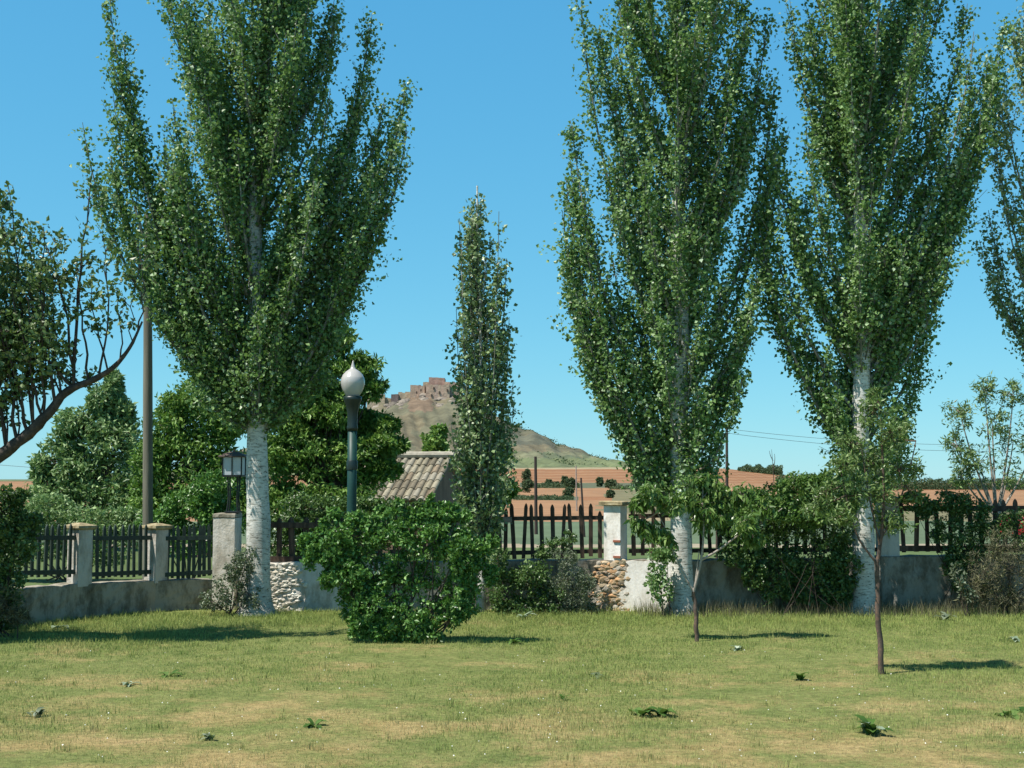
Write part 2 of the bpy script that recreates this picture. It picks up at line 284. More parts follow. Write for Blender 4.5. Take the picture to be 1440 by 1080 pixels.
# ------------------------------------------------------------------ mesh buffer
class MB:
    def __init__(s): s.v = []; s.q = []; s.t = []; s.n = 0; s.cq = []; s.rq = []; s.ct = []
    def add(s, v, q=None, t=None, col=None, rnd=None):
        v = np.asarray(v, float).reshape(-1, 3)
        if q is not None:
            q = np.asarray(q, int).reshape(-1, 4); s.q.append(q+s.n)
            s.cq.append(np.tile(col if col is not None else (1, 1, 1), (len(q), 1)) if col is None or np.ndim(col) == 1 else col)
            s.rq.append(rnd if rnd is not None else np.full(len(q), .5))
        if t is not None:
            t = np.asarray(t, int).reshape(-1, 3); s.t.append(t+s.n)
            s.ct.append(np.tile(col if col is not None else (1, 1, 1), (len(t), 1)))
        s.v.append(v); s.n += len(v)
    def box(s, c, size, rz=0, col=None):
        x, y, z = [k/2 for k in size]
        v = np.array([(a*x, b*y, d*z) for d in (-1, 1) for b in (-1, 1) for a in (-1, 1)])
        cr, sr = math.cos(rz), math.sin(rz)
        v = np.c_[v[:, 0]*cr-v[:, 1]*sr, v[:, 0]*sr+v[:, 1]*cr, v[:, 2]]+np.asarray(c)
        s.add(v, [(0, 2, 3, 1), (4, 5, 7, 6), (0, 1, 5, 4), (2, 6, 7, 3), (0, 4, 6, 2), (1, 3, 7, 5)], col=col)
    def tube(s, pts, rad, k=8, rough=0, cap=True):
        pts = np.asarray(pts, float); n = len(pts); rad = np.broadcast_to(rad, (n,))
        d = np.gradient(pts, axis=0); d /= np.linalg.norm(d, axis=1)[:, None]+1e-9
        ref = np.array([1., 0, 0]) if abs(d[0][0]) < .8 else np.array([0, 1., 0])
        a = np.cross(d, ref); a /= np.linalg.norm(a, axis=1)[:, None]; b = np.cross(d, a)
        th = np.arange(k)*2*PI/k
        R = rad[:, None]*np.ones(k)
        if rough: R = R*(1+rough*RNG.normal(size=R.shape))
        ring = pts[:, None]+(a[:, None]*np.cos(th)[None, :, None]+b[:, None]*np.sin(th)[None, :, None])*R[:, :, None]
        idx = np.arange(n*k).reshape(n, k)
        q = np.stack([idx[:-1], np.roll(idx[:-1], -1, 1), np.roll(idx[1:], -1, 1), idx[1:]], -1).reshape(-1, 4)
        s.add(ring.reshape(-1, 3), q)
        if cap:
            for i, o in ((0, 1), (n-1, -1)):
                s.add(np.vstack([ring[i], pts[i]]), t=[((j, (j+1) % k, k) if o > 0 else ((j+1) % k, j, k)) for j in range(k)])
    def lathe(s, prof, c, k=24):
        prof = np.asarray(prof, float); n = len(prof); th = np.arange(k)*2*PI/k
        ring = np.stack([prof[:, 0:1]*np.cos(th)+c[0], prof[:, 0:1]*np.sin(th)+c[1], np.repeat(prof[:, 1:2], k, 1)+c[2]], -1)
        idx = np.arange(n*k).reshape(n, k)
        q = np.stack([idx[:-1], np.roll(idx[:-1], -1, 1), np.roll(idx[1:], -1, 1), idx[1:]], -1).reshape(-1, 4)
        s.add(ring.reshape(-1, 3), q)
    def prism(s, poly, y0, y1):
        """poly in XZ extruded along y"""
        n = len(poly); v = [(x, y0, z) for x, z in poly]+[(x, y1, z) for x, z in poly]
        s.add(v, q=[(i, (i+1) % n, n+(i+1) % n, n+i) for i in range(n)])
        c = np.mean(np.array(poly), 0)
        s.add([(x, y0, z) for x, z in poly]+[(c[0], y0, c[1])], t=[((i+1) % n, i, n) for i in range(n)])
        s.add([(x, y1, z) for x, z in poly]+[(c[0], y1, c[1])], t=[(i, (i+1) % n, n) for i in range(n)])
    def build(s, name, mat, parent=None, smooth=False, origin=None, attr=None):
        V = np.concatenate(s.v) if s.v else np.zeros((0, 3))
        org = np.zeros(3) if origin is None else np.asarray(origin, float)
        if parent is not None and origin is None: org = np.array(parent['_org'])
        V = V-org
        Q = np.concatenate(s.q) if s.q else np.zeros((0, 4), int); T = np.concatenate(s.t) if s.t else np.zeros((0, 3), int)
        me = bpy.data.meshes.new(name)
        me.vertices.add(len(V)); me.vertices.foreach_set('co', V.astype(np.float32).ravel())
        nl = Q.size+T.size; me.loops.add(nl)
        me.loops.foreach_set('vertex_index', np.concatenate([Q.ravel(), T.ravel()]).astype(np.int32))
        npoly = len(Q)+len(T); me.polygons.add(npoly)
        st = np.concatenate([np.arange(len(Q))*4, Q.size+np.arange(len(T))*3]).astype(np.int32)
        me.polygons.foreach_set('loop_start', st)
        me.polygons.foreach_set('use_smooth', np.full(npoly, bool(smooth)))
        me.update(calc_edges=True); me.validate()
        if attr == 'rnd':
            a = me.attributes.new('rnd', 'FLOAT', 'FACE')
            a.data.foreach_set('value', np.concatenate(s.rq+[np.full(len(T), .5)]).astype(np.float32))
        if attr == 'tint':
            a = me.attributes.new('tint', 'FLOAT_COLOR', 'FACE')
            c = np.concatenate(s.cq+s.ct); c = np.c_[c, np.ones(len(c))]
            a.data.foreach_set('color', c.astype(np.float32).ravel())
        if mat: me.materials.append(mat)
        o = bpy.data.objects.new(name, me); COL.objects.link(o)
        if parent is not None: o.parent = parent
        else: o.location = org
        return o

def tag(o, label=None, cat=None, group=None, kind=None):
    if label: o['label'] = label
    if cat: o['category'] = cat
    if group: o['group'] = group
    if kind: o['kind'] = kind
    return o
def empty(name, loc, label, cat, group=None):
    o = bpy.data.objects.new(name, None); COL.objects.link(o); o.empty_display_size = .1
    o.location = tuple(loc); o['_org'] = [float(k) for k in loc]
    return tag(o, label, cat, group)

# ------------------------------------------------------------------ foliage helpers
def unit(v): return v/(np.linalg.norm(v, axis=-1, keepdims=True)+1e-9)
def add_leaves(mb, c, L, W, bias=(0, 0, -.3), jitter=1.0, rnd=None, fold=.18):
    n = len(c)
    if n == 0: return
    a = unit(RNG.normal(size=(n, 3))*jitter+np.asarray(bias))
    b = unit(np.cross(a, RNG.normal(size=(n, 3)))); nn = np.cross(a, b)
    s = RNG.uniform(.5, 1.3, (n, 1)); l = L*s; wd = W*s
    v = np.stack([c, c+a*l*.42+b*wd*.5+nn*wd*fold, c+a*l, c+a*l*.42-b*wd*.5+nn*wd*fold], 1)
    r = RNG.random(n)**1.3 if rnd is None else np.clip(rnd, 0, 1)
    mb.add(v.reshape(-1, 3), q=np.arange(4*n).reshape(n, 4), rnd=r)
def bez(p0, p1, p2, n):
    t = np.linspace(0, 1, n)[:, None]; return (1-t)**2*p0+2*t*(1-t)*p1+t*t*p2

def poplar(label, Y, trunk, env, plumes=(), nl=70, leaf=.049, r0=.17, twd=16, lpt=21, mat='leaf_poplar', group='poplars growing along the low wall', dens=1.0, cutz=None, depth=.8, name='poplar_tree', twig_len=(.3, .62)):
    tp = np.array([P(x, y, Y) for x, y in trunk]); base = G(trunk[0][0], trunk[0][1]) if trunk[0][1] > 700 else tp[0]
    tp[0] = (tp[0][0], Y, -.05)
    root = empty(name, (tp[0][0], Y, 0), label, 'tree', group)
    zt = tp[:, 2]; ztop = zt[-1]
    hz_ = lambda z: float(np.clip((z-zlo_)/2.6, 0, 1))
    zlo_ = P(0, env[0][0], Y)[2]
    def tx(z): return np.array([np.interp(z, zt, tp[:, 0]), Y+.05*math.sin(z), z])
    def tr(z): return max(.012, r0*(1-.93*np.clip(z/ztop, 0, 1)**.85))
    zs = np.concatenate([[-.05, .0, .08, .2, .4], np.linspace(.6, ztop, 34)])
    T = MB(); rad = [tr(z)*(1.6 if z < .02 else 1.34 if z < .1 else 1.14 if z < .3 else 1)*(1+.035*math.sin(z*3.1+tp[0, 0])+.02*math.sin(z*7.7)) for z in zs]
    pts = np.array([tx(z)+np.array([math.sin(z*2.1)*.012, 0, 0]) for z in zs]); pts[:, 2] = zs
    T.tube(pts, rad, 18, rough=.035)
    T.build('trunk', M['bark'], root, smooth=True)
    e = np.array([(P(x0, y, Y)[2], P(x0, y, Y)[0], P(x1, y, Y)[0]) for y, x0, x1 in env]); e = e[np.argsort(e[:, 0])]
    zlo, zhi = e[0, 0], e[-1, 0]
    B = MB(); C = MB(); cs = []; rr = []
    tips = []
    wts = np.array([(np.interp(z, e[:, 0], e[:, 2]-e[:, 1])) for z in np.linspace(zlo, zhi, 200)]); cum = np.cumsum(wts+.15); cum /= cum[-1]
    for i in range(nl):
        z = np.interp((i+RNG.random())/nl, cum, np.linspace(zlo, zhi, 200))
        phi = RNG.uniform(0, 2*PI); f = RNG.choice([RNG.uniform(.8, 1), RNG.uniform(.3, .8)], p=[.55, .45])
        xl, xr = np.interp(z, e[:, 0], e[:, 1]), np.interp(z, e[:, 0], e[:, 2]); cx = tx(z)[0]
        if cx < xl or cx > xr: cx = (xl+xr)/2
        Rx = (xr-cx) if math.cos(phi) > 0 else (cx-xl); Ry = (xr-xl)/2*depth
        tips.append((np.array([cx+f*Rx*math.cos(phi)*.90, Y+f*Ry*math.sin(phi), z]), 2.2, 1.0))
    for pl in plumes:
        tips.append((P(pl[0], pl[1], Y)+np.array([0, RNG.uniform(-.4, .4), 0]), pl[2] if len(pl) > 2 else 2.6, 1.15))
    # leader
    tips.append((tx(ztop-.05), 0, 1))
    for tip, k, boost in tips:
        ax = tx(tip[2]); h = np.hypot(tip[0]-ax[0], tip[1]-Y)
        z0 = max(zlo-.25, tip[2]-max(.7, k*h*RNG.uniform(.85, 1.15)+.25)) if k else zlo+1.0
        p0 = tx(z0); hv = tip-p0; hv[2] = 0; dz = tip[2]-z0
        if dz < .25: continue
        p1 = p0+hv*(.56+.28*hz_(tip[2]))+np.array([0, 0, dz*.42])
        L = math.hypot(dz, h); n = max(8, int(L*5)); path = bez(p0, p1, tip, n)
        if k:
            br = min(.036, .008+.008*L)*(r0/.17)
            B.tube(path, np.linspace(br, .004, n), 5, cap=False)
        # side twigs
        tone = RNG.normal()*.11
        nt_ = int((L+.5)*twd*boost*dens)
        for j in range(nt_):
            t = RNG.uniform(.04, 1)**.9
            q = path[min(n-1, int(t*(n-1)))]; d = path[min(n-1, int(t*(n-1))+1)]-path[max(0, int(t*(n-1))-1)]; d = d/np.linalg.norm(d)
            tl = RNG.uniform(*twig_len)*(1.0 if t < .8 else (.45+.55*(1-t)/.2))
            dirn = unit(d*1.0+RNG.normal(size=3)*.38+np.array([0, 0, .45])); qe = q+dirn*tl
            if RNG.random() < .25: B.tube(np.array([q, (q+qe)/2, qe]), [.006, .005, .003], 3, cap=False)
            m = max(4, int(lpt*tl/.45)); s = RNG.uniform(.1, 1, (m, 1))
            cs.append(q+(qe-q)*s+RNG.normal(size=(m, 3))*.042)
            rr.append(np.clip(RNG.random(m)**1.3*.92+RNG.normal()*.08+tone+.03, 0, 1))
    c = np.concatenate(cs); r = np.concatenate(rr)
    txs = np.interp(c[:, 2], zt, tp[:, 0]); kp = ~((np.abs(c[:, 0]-txs) < .13) & (c[:, 1] < Y) & (RNG.random(len(c)) < .62*(np.sin(c[:, 2]*2.3+tp[0, 0]*3) > -.1)*(c[:, 2] < 6.5))); c, r = c[kp], r[kp]
    add_leaves(C, c, leaf*1.1, leaf, rnd=r)
    B.build('branch', M['poplar_twig'], root, smooth=True)
    C.build('crown', M[mat], root, attr='rnd')
    return root

def clump_plant(name, label, cat, Y, clumps, base=None, leaf=(.06, .045), n=400, mat='leaf_back', bark='twig', group=None,
                sub=26, subr=.30, r0=.10, bias=(0, 0, -.2), jitter=1, depth=1.0, flat=1.0, twigs=False, ground=0.0, stems=None, fill=.35, fork=None, squeeze=1):
    """clumps: (px, py, rx_px, ry_px[, dY]) ellipsoids of sub-clumps of leaves, joined to the base by branches"""
    if base is None: base = (clumps[0][0], None)
    bp = np.array([P(base[0], 668, Y)[0], Y, ground])
    root = empty(name, bp, label, cat, group)
    T = MB(); C = MB()
    hz = max(P(c[0], c[1], Y)[2] for c in clumps)
    fk = bp+np.array([0, 0, (hz-ground)*.35]) if fork is None else P(fork[0], fork[1], Y)
    if stems is None:
        T.tube(bez(bp-np.array([0, 0, .05]), (bp+fk)/2+np.array([.03, 0, 0]), fk, 8), np.linspace(r0, r0*.72, 8), 9, rough=.04, cap=False)
    for cl in clumps:
        px, py, rx, ry = cl[:4]; dY = cl[4] if len(cl) > 4 else 0
        dn = cl[5] if len(cl) > 5 else 1
        c = P(px, py, Y)+np.array([0, dY, 0]); R = np.array([S(rx, Y), S((rx+ry)/2, Y)*depth, S(ry, Y)])
        st = fk if stems is None else bp+np.array([RNG.normal()*stems*.8, abs(RNG.normal())*stems*.3, 0])
        mid = (st+c)/2+np.array([(c-st)[0]*.15, 0, -.05*(c[2]-st[2])])
        br = r0*(.5 if stems is None else .9)
        T.tube(bez(st, mid, c, 7), np.linspace(br, br*.3, 7), 5, cap=False)
        vol = max(.35, (R[0]*R[2])/(S(30, Y)**2))
        k = int(sub*dn); d = unit(RNG.normal(size=(k, 3))); rr = (fill+(1-fill)*RNG.random((k, 1))**.5)
        sc = c+d*rr*R*(1-subr*.5)
        for s_ in sc:
            if RNG.random() < .5: T.tube(np.array([c+(s_-c)*.1, (c+s_)/2+RNG.normal(size=3)*.04*R[0], s_]), [br*.3, br*.2, br*.08], 3, cap=False)
        m = int(n/sub); tone = RNG.normal(size=k)*.12
        g = RNG.normal(size=(k, m, 3)); g = g/np.linalg.norm(g, axis=2, keepdims=True)*RNG.random((k, m, 1))**.45
        pos = sc[:, None]+g*R*subr*np.array([1, 1, flat])
        rn = np.clip(RNG.random((k, m))**1.2*.85+tone[:, None]+.06, 0, 1)
        add_leaves(C, pos.reshape(-1, 3), leaf[0], leaf[1], bias=bias, jitter=jitter, rnd=rn.ravel())
    T.build('trunk' if stems is None else 'stem', M[bark], root, smooth=True)
    C.build('crown' if stems is None else 'foliage', M[mat], root, attr='rnd')
    return root

# ------------------------------------------------------------------ lawn
mb = MB()
xs = np.linspace(-30, 30, 61); ys = np.linspace(-8, 17.7, 53)
gx, gy = np.meshgrid(xs, ys); gz = .012*np.sin(gx*1.3+gy*.7)*np.cos(gy*.9)-.0
gz = np.where(gy > 17.4, -.01, gz)
idx = np.arange(gx.size).reshape(gx.shape)
mb.add(np.stack([gx, gy, gz], -1).reshape(-1, 3), q=np.stack([idx[:-1, :-1], idx[:-1, 1:], idx[1:, 1:], idx[1:, :-1]], -1).reshape(-1, 4))
tag(mb.build('lawn', M['lawn'], smooth=True), kind='structure')

def blades(name, label, n, xr, yr, h, wd, lean=.45, acc=None, hfun=None, mat='blade', dens_pow=0):
    x = RNG.uniform(*xr, n); y = yr[0]+(yr[1]-yr[0])*RNG.random(n)**(1+dens_pow)
    # keep what the view fan and a little beyond it can see
    k = np.abs(x) < .44*y+1.2; x, y = x[k], y[k]
    if acc is not None: k = acc(x, y); x, y = x[k], y[k]
    m = len(x); hh = h[0]+(h[1]-h[0])*RNG.random(m)**1.6
    if hfun is not None: hh = hh*hfun(x, y)
    th = RNG.uniform(0, 2*PI, m); ww = wd*RNG.uniform(.6, 1.3, m)*(.6+.04*y)
    b = np.stack([x, y, np.full(m, -.015)], -1); side = np.stack([np.cos(th), np.sin(th), 0*th], -1)*ww[:, None]/2
    ph = RNG.uniform(0, 2*PI, m); le = RNG.uniform(.1, 1, m)*lean*hh
    out = np.stack([np.cos(ph)*le, np.sin(ph)*le, 0*ph], -1)
    up = np.zeros((m, 3)); up[:, 2] = hh
    mid = b+out*.3+up*.6; tip = b+out+up
    v = np.stack([b-side, b+side, mid+side*.7, mid-side*.7, tip], 1)
    B = MB(); i = np.arange(m)[:, None]*5
    B.add(v.reshape(-1, 3), q=np.concatenate([i, i+1, i+2, i+3], 1), rnd=RNG.random(m))
    B.t.append(np.concatenate([i+3, i+2, i+4], 1)); B.ct.append(np.ones((m, 3)))
    o = B.build(name, M[mat], attr='rnd'); tag(o, label, 'grass', kind='stuff'); return o
def vn(x, y, s, o=0):
    return (np.sin(x*s+o)+np.sin(y*s*1.3+o*2)+np.sin((x+y)*s*.7+o*3)+np.sin((x*1.7-y)*s*.5+o))/4
blades('lawn_grass', 'short green and straw coloured lawn grass with dry patches', 560000, (-8.5, 8.5), (6.5, 16.9), (.016, .055), .0046, hfun=lambda x, y: .9+.5*np.clip(vn(x, y, 2.2), -.6, 1)+np.clip((y-13.5)/3, 0, 1)*.6+.8*(vn(x*3, y*3, 5.0, 2) > .52))
def near_wall(x, y):
    yl = np.where(x < -3.9, 15.3+(x+6.2)*.78, 17.15); return y < yl
blades('tall_grass', 'longer unmown grass in front of the low walls', 52000, (-8.5, 8.5), (14.2, 17.2), (.04, .12), .0045, lean=.7,
       acc=lambda x, y: near_wall(x, y) & (RNG.random(len(x)) < np.clip((y-np.where(x < -3.9, 13.2, 15.2))/1.6, 0, 1)) & (vn(x, y, 3.1, 1) > -.35))
blades('seeding_grass', 'pale dry seeding grass stems along the foot of the right wall', 5200, (1.6, 8.5), (16.3, 17.15), (.12, .26), .004, lean=.4, mat='leaf_brown')

# ------------------------------------------------------------------ fields beyond
rowsY = [17.6, 19, 24, 31, 48, 80, 130, 200, 300, 450, 700]
rowsy = [None, None, None, 770, 738, 722, 709, 699, 688, 675, 657]
def crest(px): return np.interp(px, [-400, 300, 560, 900, 1010, 1090, 1200, 1700], [677, 677, 659, 657, 658, 667, 678, 680])
def row_y(Y, px):
    """photo row at which the ground at depth Y shows"""
    y = np.interp(np.log(Y), np.log([31, 48, 80, 130, 200, 300, 450, 700]), [770, 738, 722, 709, 699, 688, 675, 657])
    k = (699-crest(px))/(699-657)
    return np.where(Y > 200, 699+(y-699)*k, y)
def zrow(y, Y): return P(720, y, Y)[2] if np.isscalar(y) else np.array([P(720, a, b)[2] for a, b in zip(np.ravel(y), np.ravel(Y))]).reshape(np.shape(y))
def terr_z(Y, px):
    if Y < 31: return float(np.interp(Y, [0, 17.6, 19, 24, 31], [0, -.012, -.02, -.02, P(720, 770, 31)[2]]))
    if Y <= 700: return float(zrow(float(row_y(Y, px)), Y))
    return float(zrow(float(row_y(700, px)), 700)-(Y-700)*.02)
GR = dict(grass=(.12, .17, .06), track=(.40, .34, .24), crop=(.13, .18, .10), red=(.32, .155, .072), red2=(.37, .205, .105), hedge=(.13, .145, .085), tan=(.33, .26, .15), scrub=(.21, .19, .10), base=(.22, .24, .11), pale=(.40, .33, .20))
def field_col(y, px, Y): return tuple(k*.74 for k in field_col0(y, px, Y))
def field_col0(y, px, Y):
    wob = 1.2*math.sin(px*.021)+.7*math.sin(px*.053+1)
    if Y < 31: return GR['grass']
    y = y+wob*min(1, 60/Y*4)*.5
    if y > 772: return GR['grass']
    if y > 765.5: return GR['track']
    if y > 733: return GR['crop']
    if px > 1180: 
        if y > 716: return GR['scrub']
        return GR['red2'] if y > 690 else GR['red']
    if y > 722: return GR['red2'] if px < 850+8*math.sin(y) else GR['tan']
    if 846+(722-y)*.5+9*math.sin(y*.35)+6*math.sin(y*.9) < px < 985:
        if y > 686+.05*(px-850): return GR['scrub']
        if y > 681: return GR['hedge']
    if y > 703: return GR['red2']
    if y > 697+.01*(px-720): return GR['hedge'] if px < 812 else GR['red']
    if y > 686: return GR['red2']
    if y > 679: return GR['hedge'] if px > 730 and px < 900 else GR['red2']
    if y > 659.5: return GR['red'] if math.sin(y*1.7+px*.01) > -.4 else GR['red2']
    return GR['pale']
Yr = np.concatenate([np.linspace(17.6, 30, 14), np.exp(np.linspace(math.log(31), math.log(700), 300)), np.linspace(720, 1150, 12)])
pxs = np.concatenate([np.linspace(-1500, -200, 14), np.linspace(-150, 1600, 150), np.linspace(1700, 3000, 14)])
V = np.zeros((len(Yr), len(pxs), 3)); RY = np.zeros((len(Yr), len(pxs)))
for i, Yv in enumerate(Yr):
    for j, p in enumerate(pxs):
        z = terr_z(Yv, p); V[i, j] = ((p-720)/F*Yv*1.0, Yv, z); RY[i, j] = row_y(min(Yv, 700), p)
idx = np.arange(V[..., 0].size).reshape(V.shape[:2])
q = np.stack([idx[:-1, :-1], idx[:-1, 1:], idx[1:, 1:], idx[1:, :-1]], -1).reshape(-1, 4)
cc = np.array([field_col((RY[i, j]+RY[i+1, j])/2, (pxs[j]+pxs[j+1])/2, Yr[i]) for i in range(len(Yr)-1) for j in range(len(pxs)-1)])
mb = MB(); mb.add(V.reshape(-1, 3), q=q, col=cc)
tag(mb.build('fields', M['terrain'], smooth=True, attr='tint'), kind='structure')

# ------------------------------------------------------------------ castle hill
HY = 1500
SK = [(-300, 700), (150, 690), (300, 655), (400, 612), (470, 585), (530, 571), (560, 564), (600, 558), (640, 560), (665, 572), (700, 589), (735, 601), (780, 621), (830, 639), (870, 650), (905, 659), (1000, 672), (1300, 690)]
def hill_z(px, Yv):
    sy = np.interp(px, [a for a, b in SK], [b for a, b in SK]); zr = P(px, sy, HY)[2]; z0 = EYE-(float(crest(720+(px-720)*1.54))+5-668)/F*950
    zr = zr+1.5*math.sin(px*.11)+1.0*math.sin(px*.27+1)
    if Yv <= HY:
        t = (Yv-950)/(HY-950); t = max(0, t)
        s = t**1.35*.62+.38*t*t*(3-2*t)
    else:
        t = 1-(Yv-HY)/700; s = max(0, t)**1.2
    g = 3.2*math.sin(px*.045+Yv*.004)*math.sin(Yv*.018+px*.01)+2.2*math.sin(px*.13+Yv*.021)-4.5*abs(math.sin(px*.062+1.2*math.sin(Yv*.011)))+1.8*abs(math.sin(px*.19+Yv*.03))+1.0*math.sin(px*.4+Yv*.05)
    return z0+(zr-z0)*s+g*math.sin(PI*min(1, max(0, t)))*(.9 if Yv < HY else .5)
def hill_col(px, Yv, y):
    n = math.sin(px*.03+Yv*.013)+math.sin(px*.071-Yv*.02)+math.sin(Yv*.05+px*.02)*.6
    if y > 646: c = (.20, .225, .11)
    elif y > 636 and px > 690: c = (.17, .19, .11) if n > -.2 else (.25, .24, .14)
    else: c = (.25, .205, .125) if n > 0 else (.205, .185, .115)
    if y < 579 and 572 < px < 606: c = (.28, .19, .125)
    if px > 700 and y < 625 and n > .3: c = (.20, .19, .13)
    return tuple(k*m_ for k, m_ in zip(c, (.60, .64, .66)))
hp = np.linspace(-300, 1300, 420); hY = np.concatenate([np.linspace(950, HY, 130), np.linspace(HY+20, 2200, 20)])
V = np.array([[((p-720)/F*Yv, Yv, hill_z(p, Yv)) for p in hp] for Yv in hY])
V[..., 0] = (hp[None, :]-720)/F*HY*(.93+.07*hY[:, None]/HY)
idx = np.arange(V[..., 0].size).reshape(V.shape[:2]); q = np.stack([idx[:-1, :-1], idx[:-1, 1:], idx[1:, 1:], idx[1:, :-1]], -1).reshape(-1, 4)
def yof(v): return 668-(v[2]-EYE)/v[1]*F
cc = np.array([hill_col(CX+V[i, j, 0]/V[i, j, 1]*F, hY[i], yof(V[i, j])) for i in range(len(hY)-1) for j in range(len(hp)-1)])
mb = MB(); mb.add(V.reshape(-1, 3), q=q, col=cc)
tag(mb.build('castle_hill', M['hill'], smooth=True, attr='tint'), kind='structure')

# castle ruin
base = P(595, 556, HY)
root = empty('castle_ruin', base, 'ruined tan stone castle with broken walls and a square keep on the hilltop', 'castle')
def ragged(mb, x0, x1, yt, yb, Yc, dep, col, n=6, rag=.8, slope=0):
    xs = np.linspace(x0, x1, n+1); top = [yt+slope*(k/n)+random.uniform(-rag, rag) for k in range(n)]
    for k in range(n):
        a = P(xs[k], top[k], Yc); b = P(xs[k+1], yb, Yc)
        mb.box(((a[0]+b[0])/2, Yc+dep/2+random.uniform(-.08, .08), (a[2]+b[2])/2), (b[0]-a[0]-.003, dep, a[2]-b[2]), col=tuple(c*random.uniform(.97, 1.03) for c in col))
tan, pink, red_, drk = (.42, .335, .235), (.42, .31, .235), (.34, .225, .185), (.17, .135, .125)
parts = [('curtain_wall', 516, 541, 555.5, 574, 0, 6, tan, 9, 1.0), ('wall_stub', 534, 538, 554, 562, 7, 8, drk, 2, .5),
         ('small_tower', 550, 560, 554.5, 566, -8, 14, drk, 2, .3), ('curtain_wall', 541, 562, 559, 572, 3, 8, tan, 6, 1.2),
         ('curtain_wall', 560, 577, 551.5, 566, 0, 8, tan, 7, .9), ('gatehouse', 577, 597, 542, 560, -6, 20, pink, 7, .7),
         ('curtain_wall', 595, 604, 537, 560, 4, 22, tan, 3, .6), ('keep', 603, 625, 531, 562, -2, 26, red_, 5, .5),
         ('bastion', 599, 632, 541, 566, -16, 13, pink, 8, .6), ('curtain_wall', 625, 650, 537, 566, -4, 18, pink, 7, 1.0), ('curtain_wall', 648, 668, 556, 572, 0, 8, tan, 5, 1.5)]
for nm, x0, x1, yt, yb, dy, dep, col, n, rg in parts:
    mb = MB(); ragged(mb, x0, x1, yt, yb+8, HY+dy, dep, col, n, rg); mb.build(nm, M['castle'], root, attr='tint')
for x, y in ((586, 552), (592, 549), (610, 546), (618, 552), (629, 549), (607, 556)):
    mb = MB(); a = P(x, y, HY-16.4); mb.box(a, (1.6, 1.0, 2.8), col=(.08, .06, .05)); mb.build('window', M['castle'], root, attr='tint')
# rock outcrops below the castle and along the shoulder
def rock(mb, c, r, col):
    u = unit(RNG.normal(size=(14, 3)));
    import bmesh
    bm = bmesh.new(); bmesh.ops.create_icosphere(bm, subdivisions=2, radius=1)
    v = np.array([x.co[:] for x in bm.verts]); f = [[x.index for x in p.verts] for p in bm.faces]; bm.free()
    for d in u: v = v-np.clip(v@d-.72, 0, None)[:, None]*d*.9
    mb.add(v*np.asarray(r)+np.asarray(c), t=f, col=col)
mb = MB()
for i in range(95):
    px = random.uniform(528, 660); sy = np.interp(px, [a for a, b in SK], [b for a, b in SK]); t = random.random()**1.5
    y = sy+1+t*13; Yc = HY-8-t*75
    c = P(px, y, Yc); s = random.uniform(1.6, 5.5); g = random.uniform(.7, 1.15); rock(mb, c, (s*1.3, s, s*random.uniform(.6, 1.2)), (.24*g, .205*g, .17*g))
tag(mb.build('rock_outcrop', M['rock'], attr='tint'), 'grey brown crags breaking out of the slope just below the castle', 'rocks', kind='stuff')
mb = MB(); mb2 = MB()
for i in range(330):
    px = random.uniform(690, 885); sy = np.interp(px, [a for a, b in SK], [b for a, b in SK])
    y = random.uniform(sy+1, 655) if i % 3 else sy+random.uniform(0, 5)
    if (vn(px, y*2, .06) < -.1 and i % 3): continue
    c = P(px, y, HY-(y-sy)/max(8, 657-sy)*430)
    s = random.uniform(1.0, 3.2); p_ = c+RNG.normal(size=(14, 3))*np.array([s*1.3, s, s*.45]); add_leaves(mb2, p_, 1.6, 1.3)
for i in range(620):
    px = random.uniform(470, 800); sy = np.interp(px, [a for a, b in SK], [b for a, b in SK]); y = random.uniform(sy+22, 655)
    if vn(px, y*2.5, .09, 4) < .05: continue
    c = P(px, y, HY-(y-sy)/max(8, 657-sy)*430); s = random.uniform(.6, 1.8); add_leaves(mb2, c+RNG.normal(size=(8, 3))*np.array([s*1.6, s, s*.35]), 1.3, 1.1)
tag(mb2.build('hill_scrub', M['leaf_far'], attr='rnd'), 'dark low scrub scattered over the right shoulder of the castle hill', 'scrub', kind='stuff')

# ------------------------------------------------------------------ far field shrubs and trees
far = [(793, 676, 6, 6.5, 320, 'small round dark tree alone in the upper orange field, left one of two'),
       (843, 678, 6, 7, 320, 'small round dark tree alone in the upper orange field, just above the squat round bush'),
       (859, 681, 9, 7, 260, 'squat round dark bush at the right end of the grey hedge strip'),
       (896, 676, 9, 12, 230, 'taller dark tree in the fields just left of the second poplar crown'),
       (742, 683, 9, 11, 230, 'dark green tree in the fields directly left of the slim dark post'),
       (740, 669, 7, 10, 200, 'lighter olive tree top rising above the dark one left of the slim post'),
       (802, 681, 9, 10, 240, 'upper of two overlapping round dark trees near the middle of the fields'),
       (799, 694, 9, 9, 190, 'lower of two overlapping round dark trees near the middle of the fields'),
       (771, 679, 6, 4.5, 260, 'low dark bush on the grey green strip between the post and the paired trees'),
       (781, 681, 6, 4.0, 258, 'low bright bush next to the paired trees on the grey green strip'),
       (858, 695, 7, 6, 170, 'low grey green bush just above and left of the white pillar cap')]
def depth_at(row, px):
    Ys = np.exp(np.linspace(math.log(32), math.log(700), 500)); return float(Ys[np.argmin(np.abs(row_y(Ys, px)-row))])
for x, y, rx, ry, Yf, lb in far:
    Yf = depth_at(y+ry*.9, x)
    clump_plant('field_tree', lb, 'tree', Yf, [(x, y, rx, ry), (x+rx*.3, y-ry*.3, rx*.6, ry*.6)], base=(x, None), leaf=(S(2.4, Yf), S(2.0, Yf)), n=900, sub=26, mat='leaf_far',
                r0=S(.8, Yf), ground=terr_z(Yf, x)-.1, depth=.9, group='round trees and bushes scattered over the far fields', subr=.38, fill=.1)
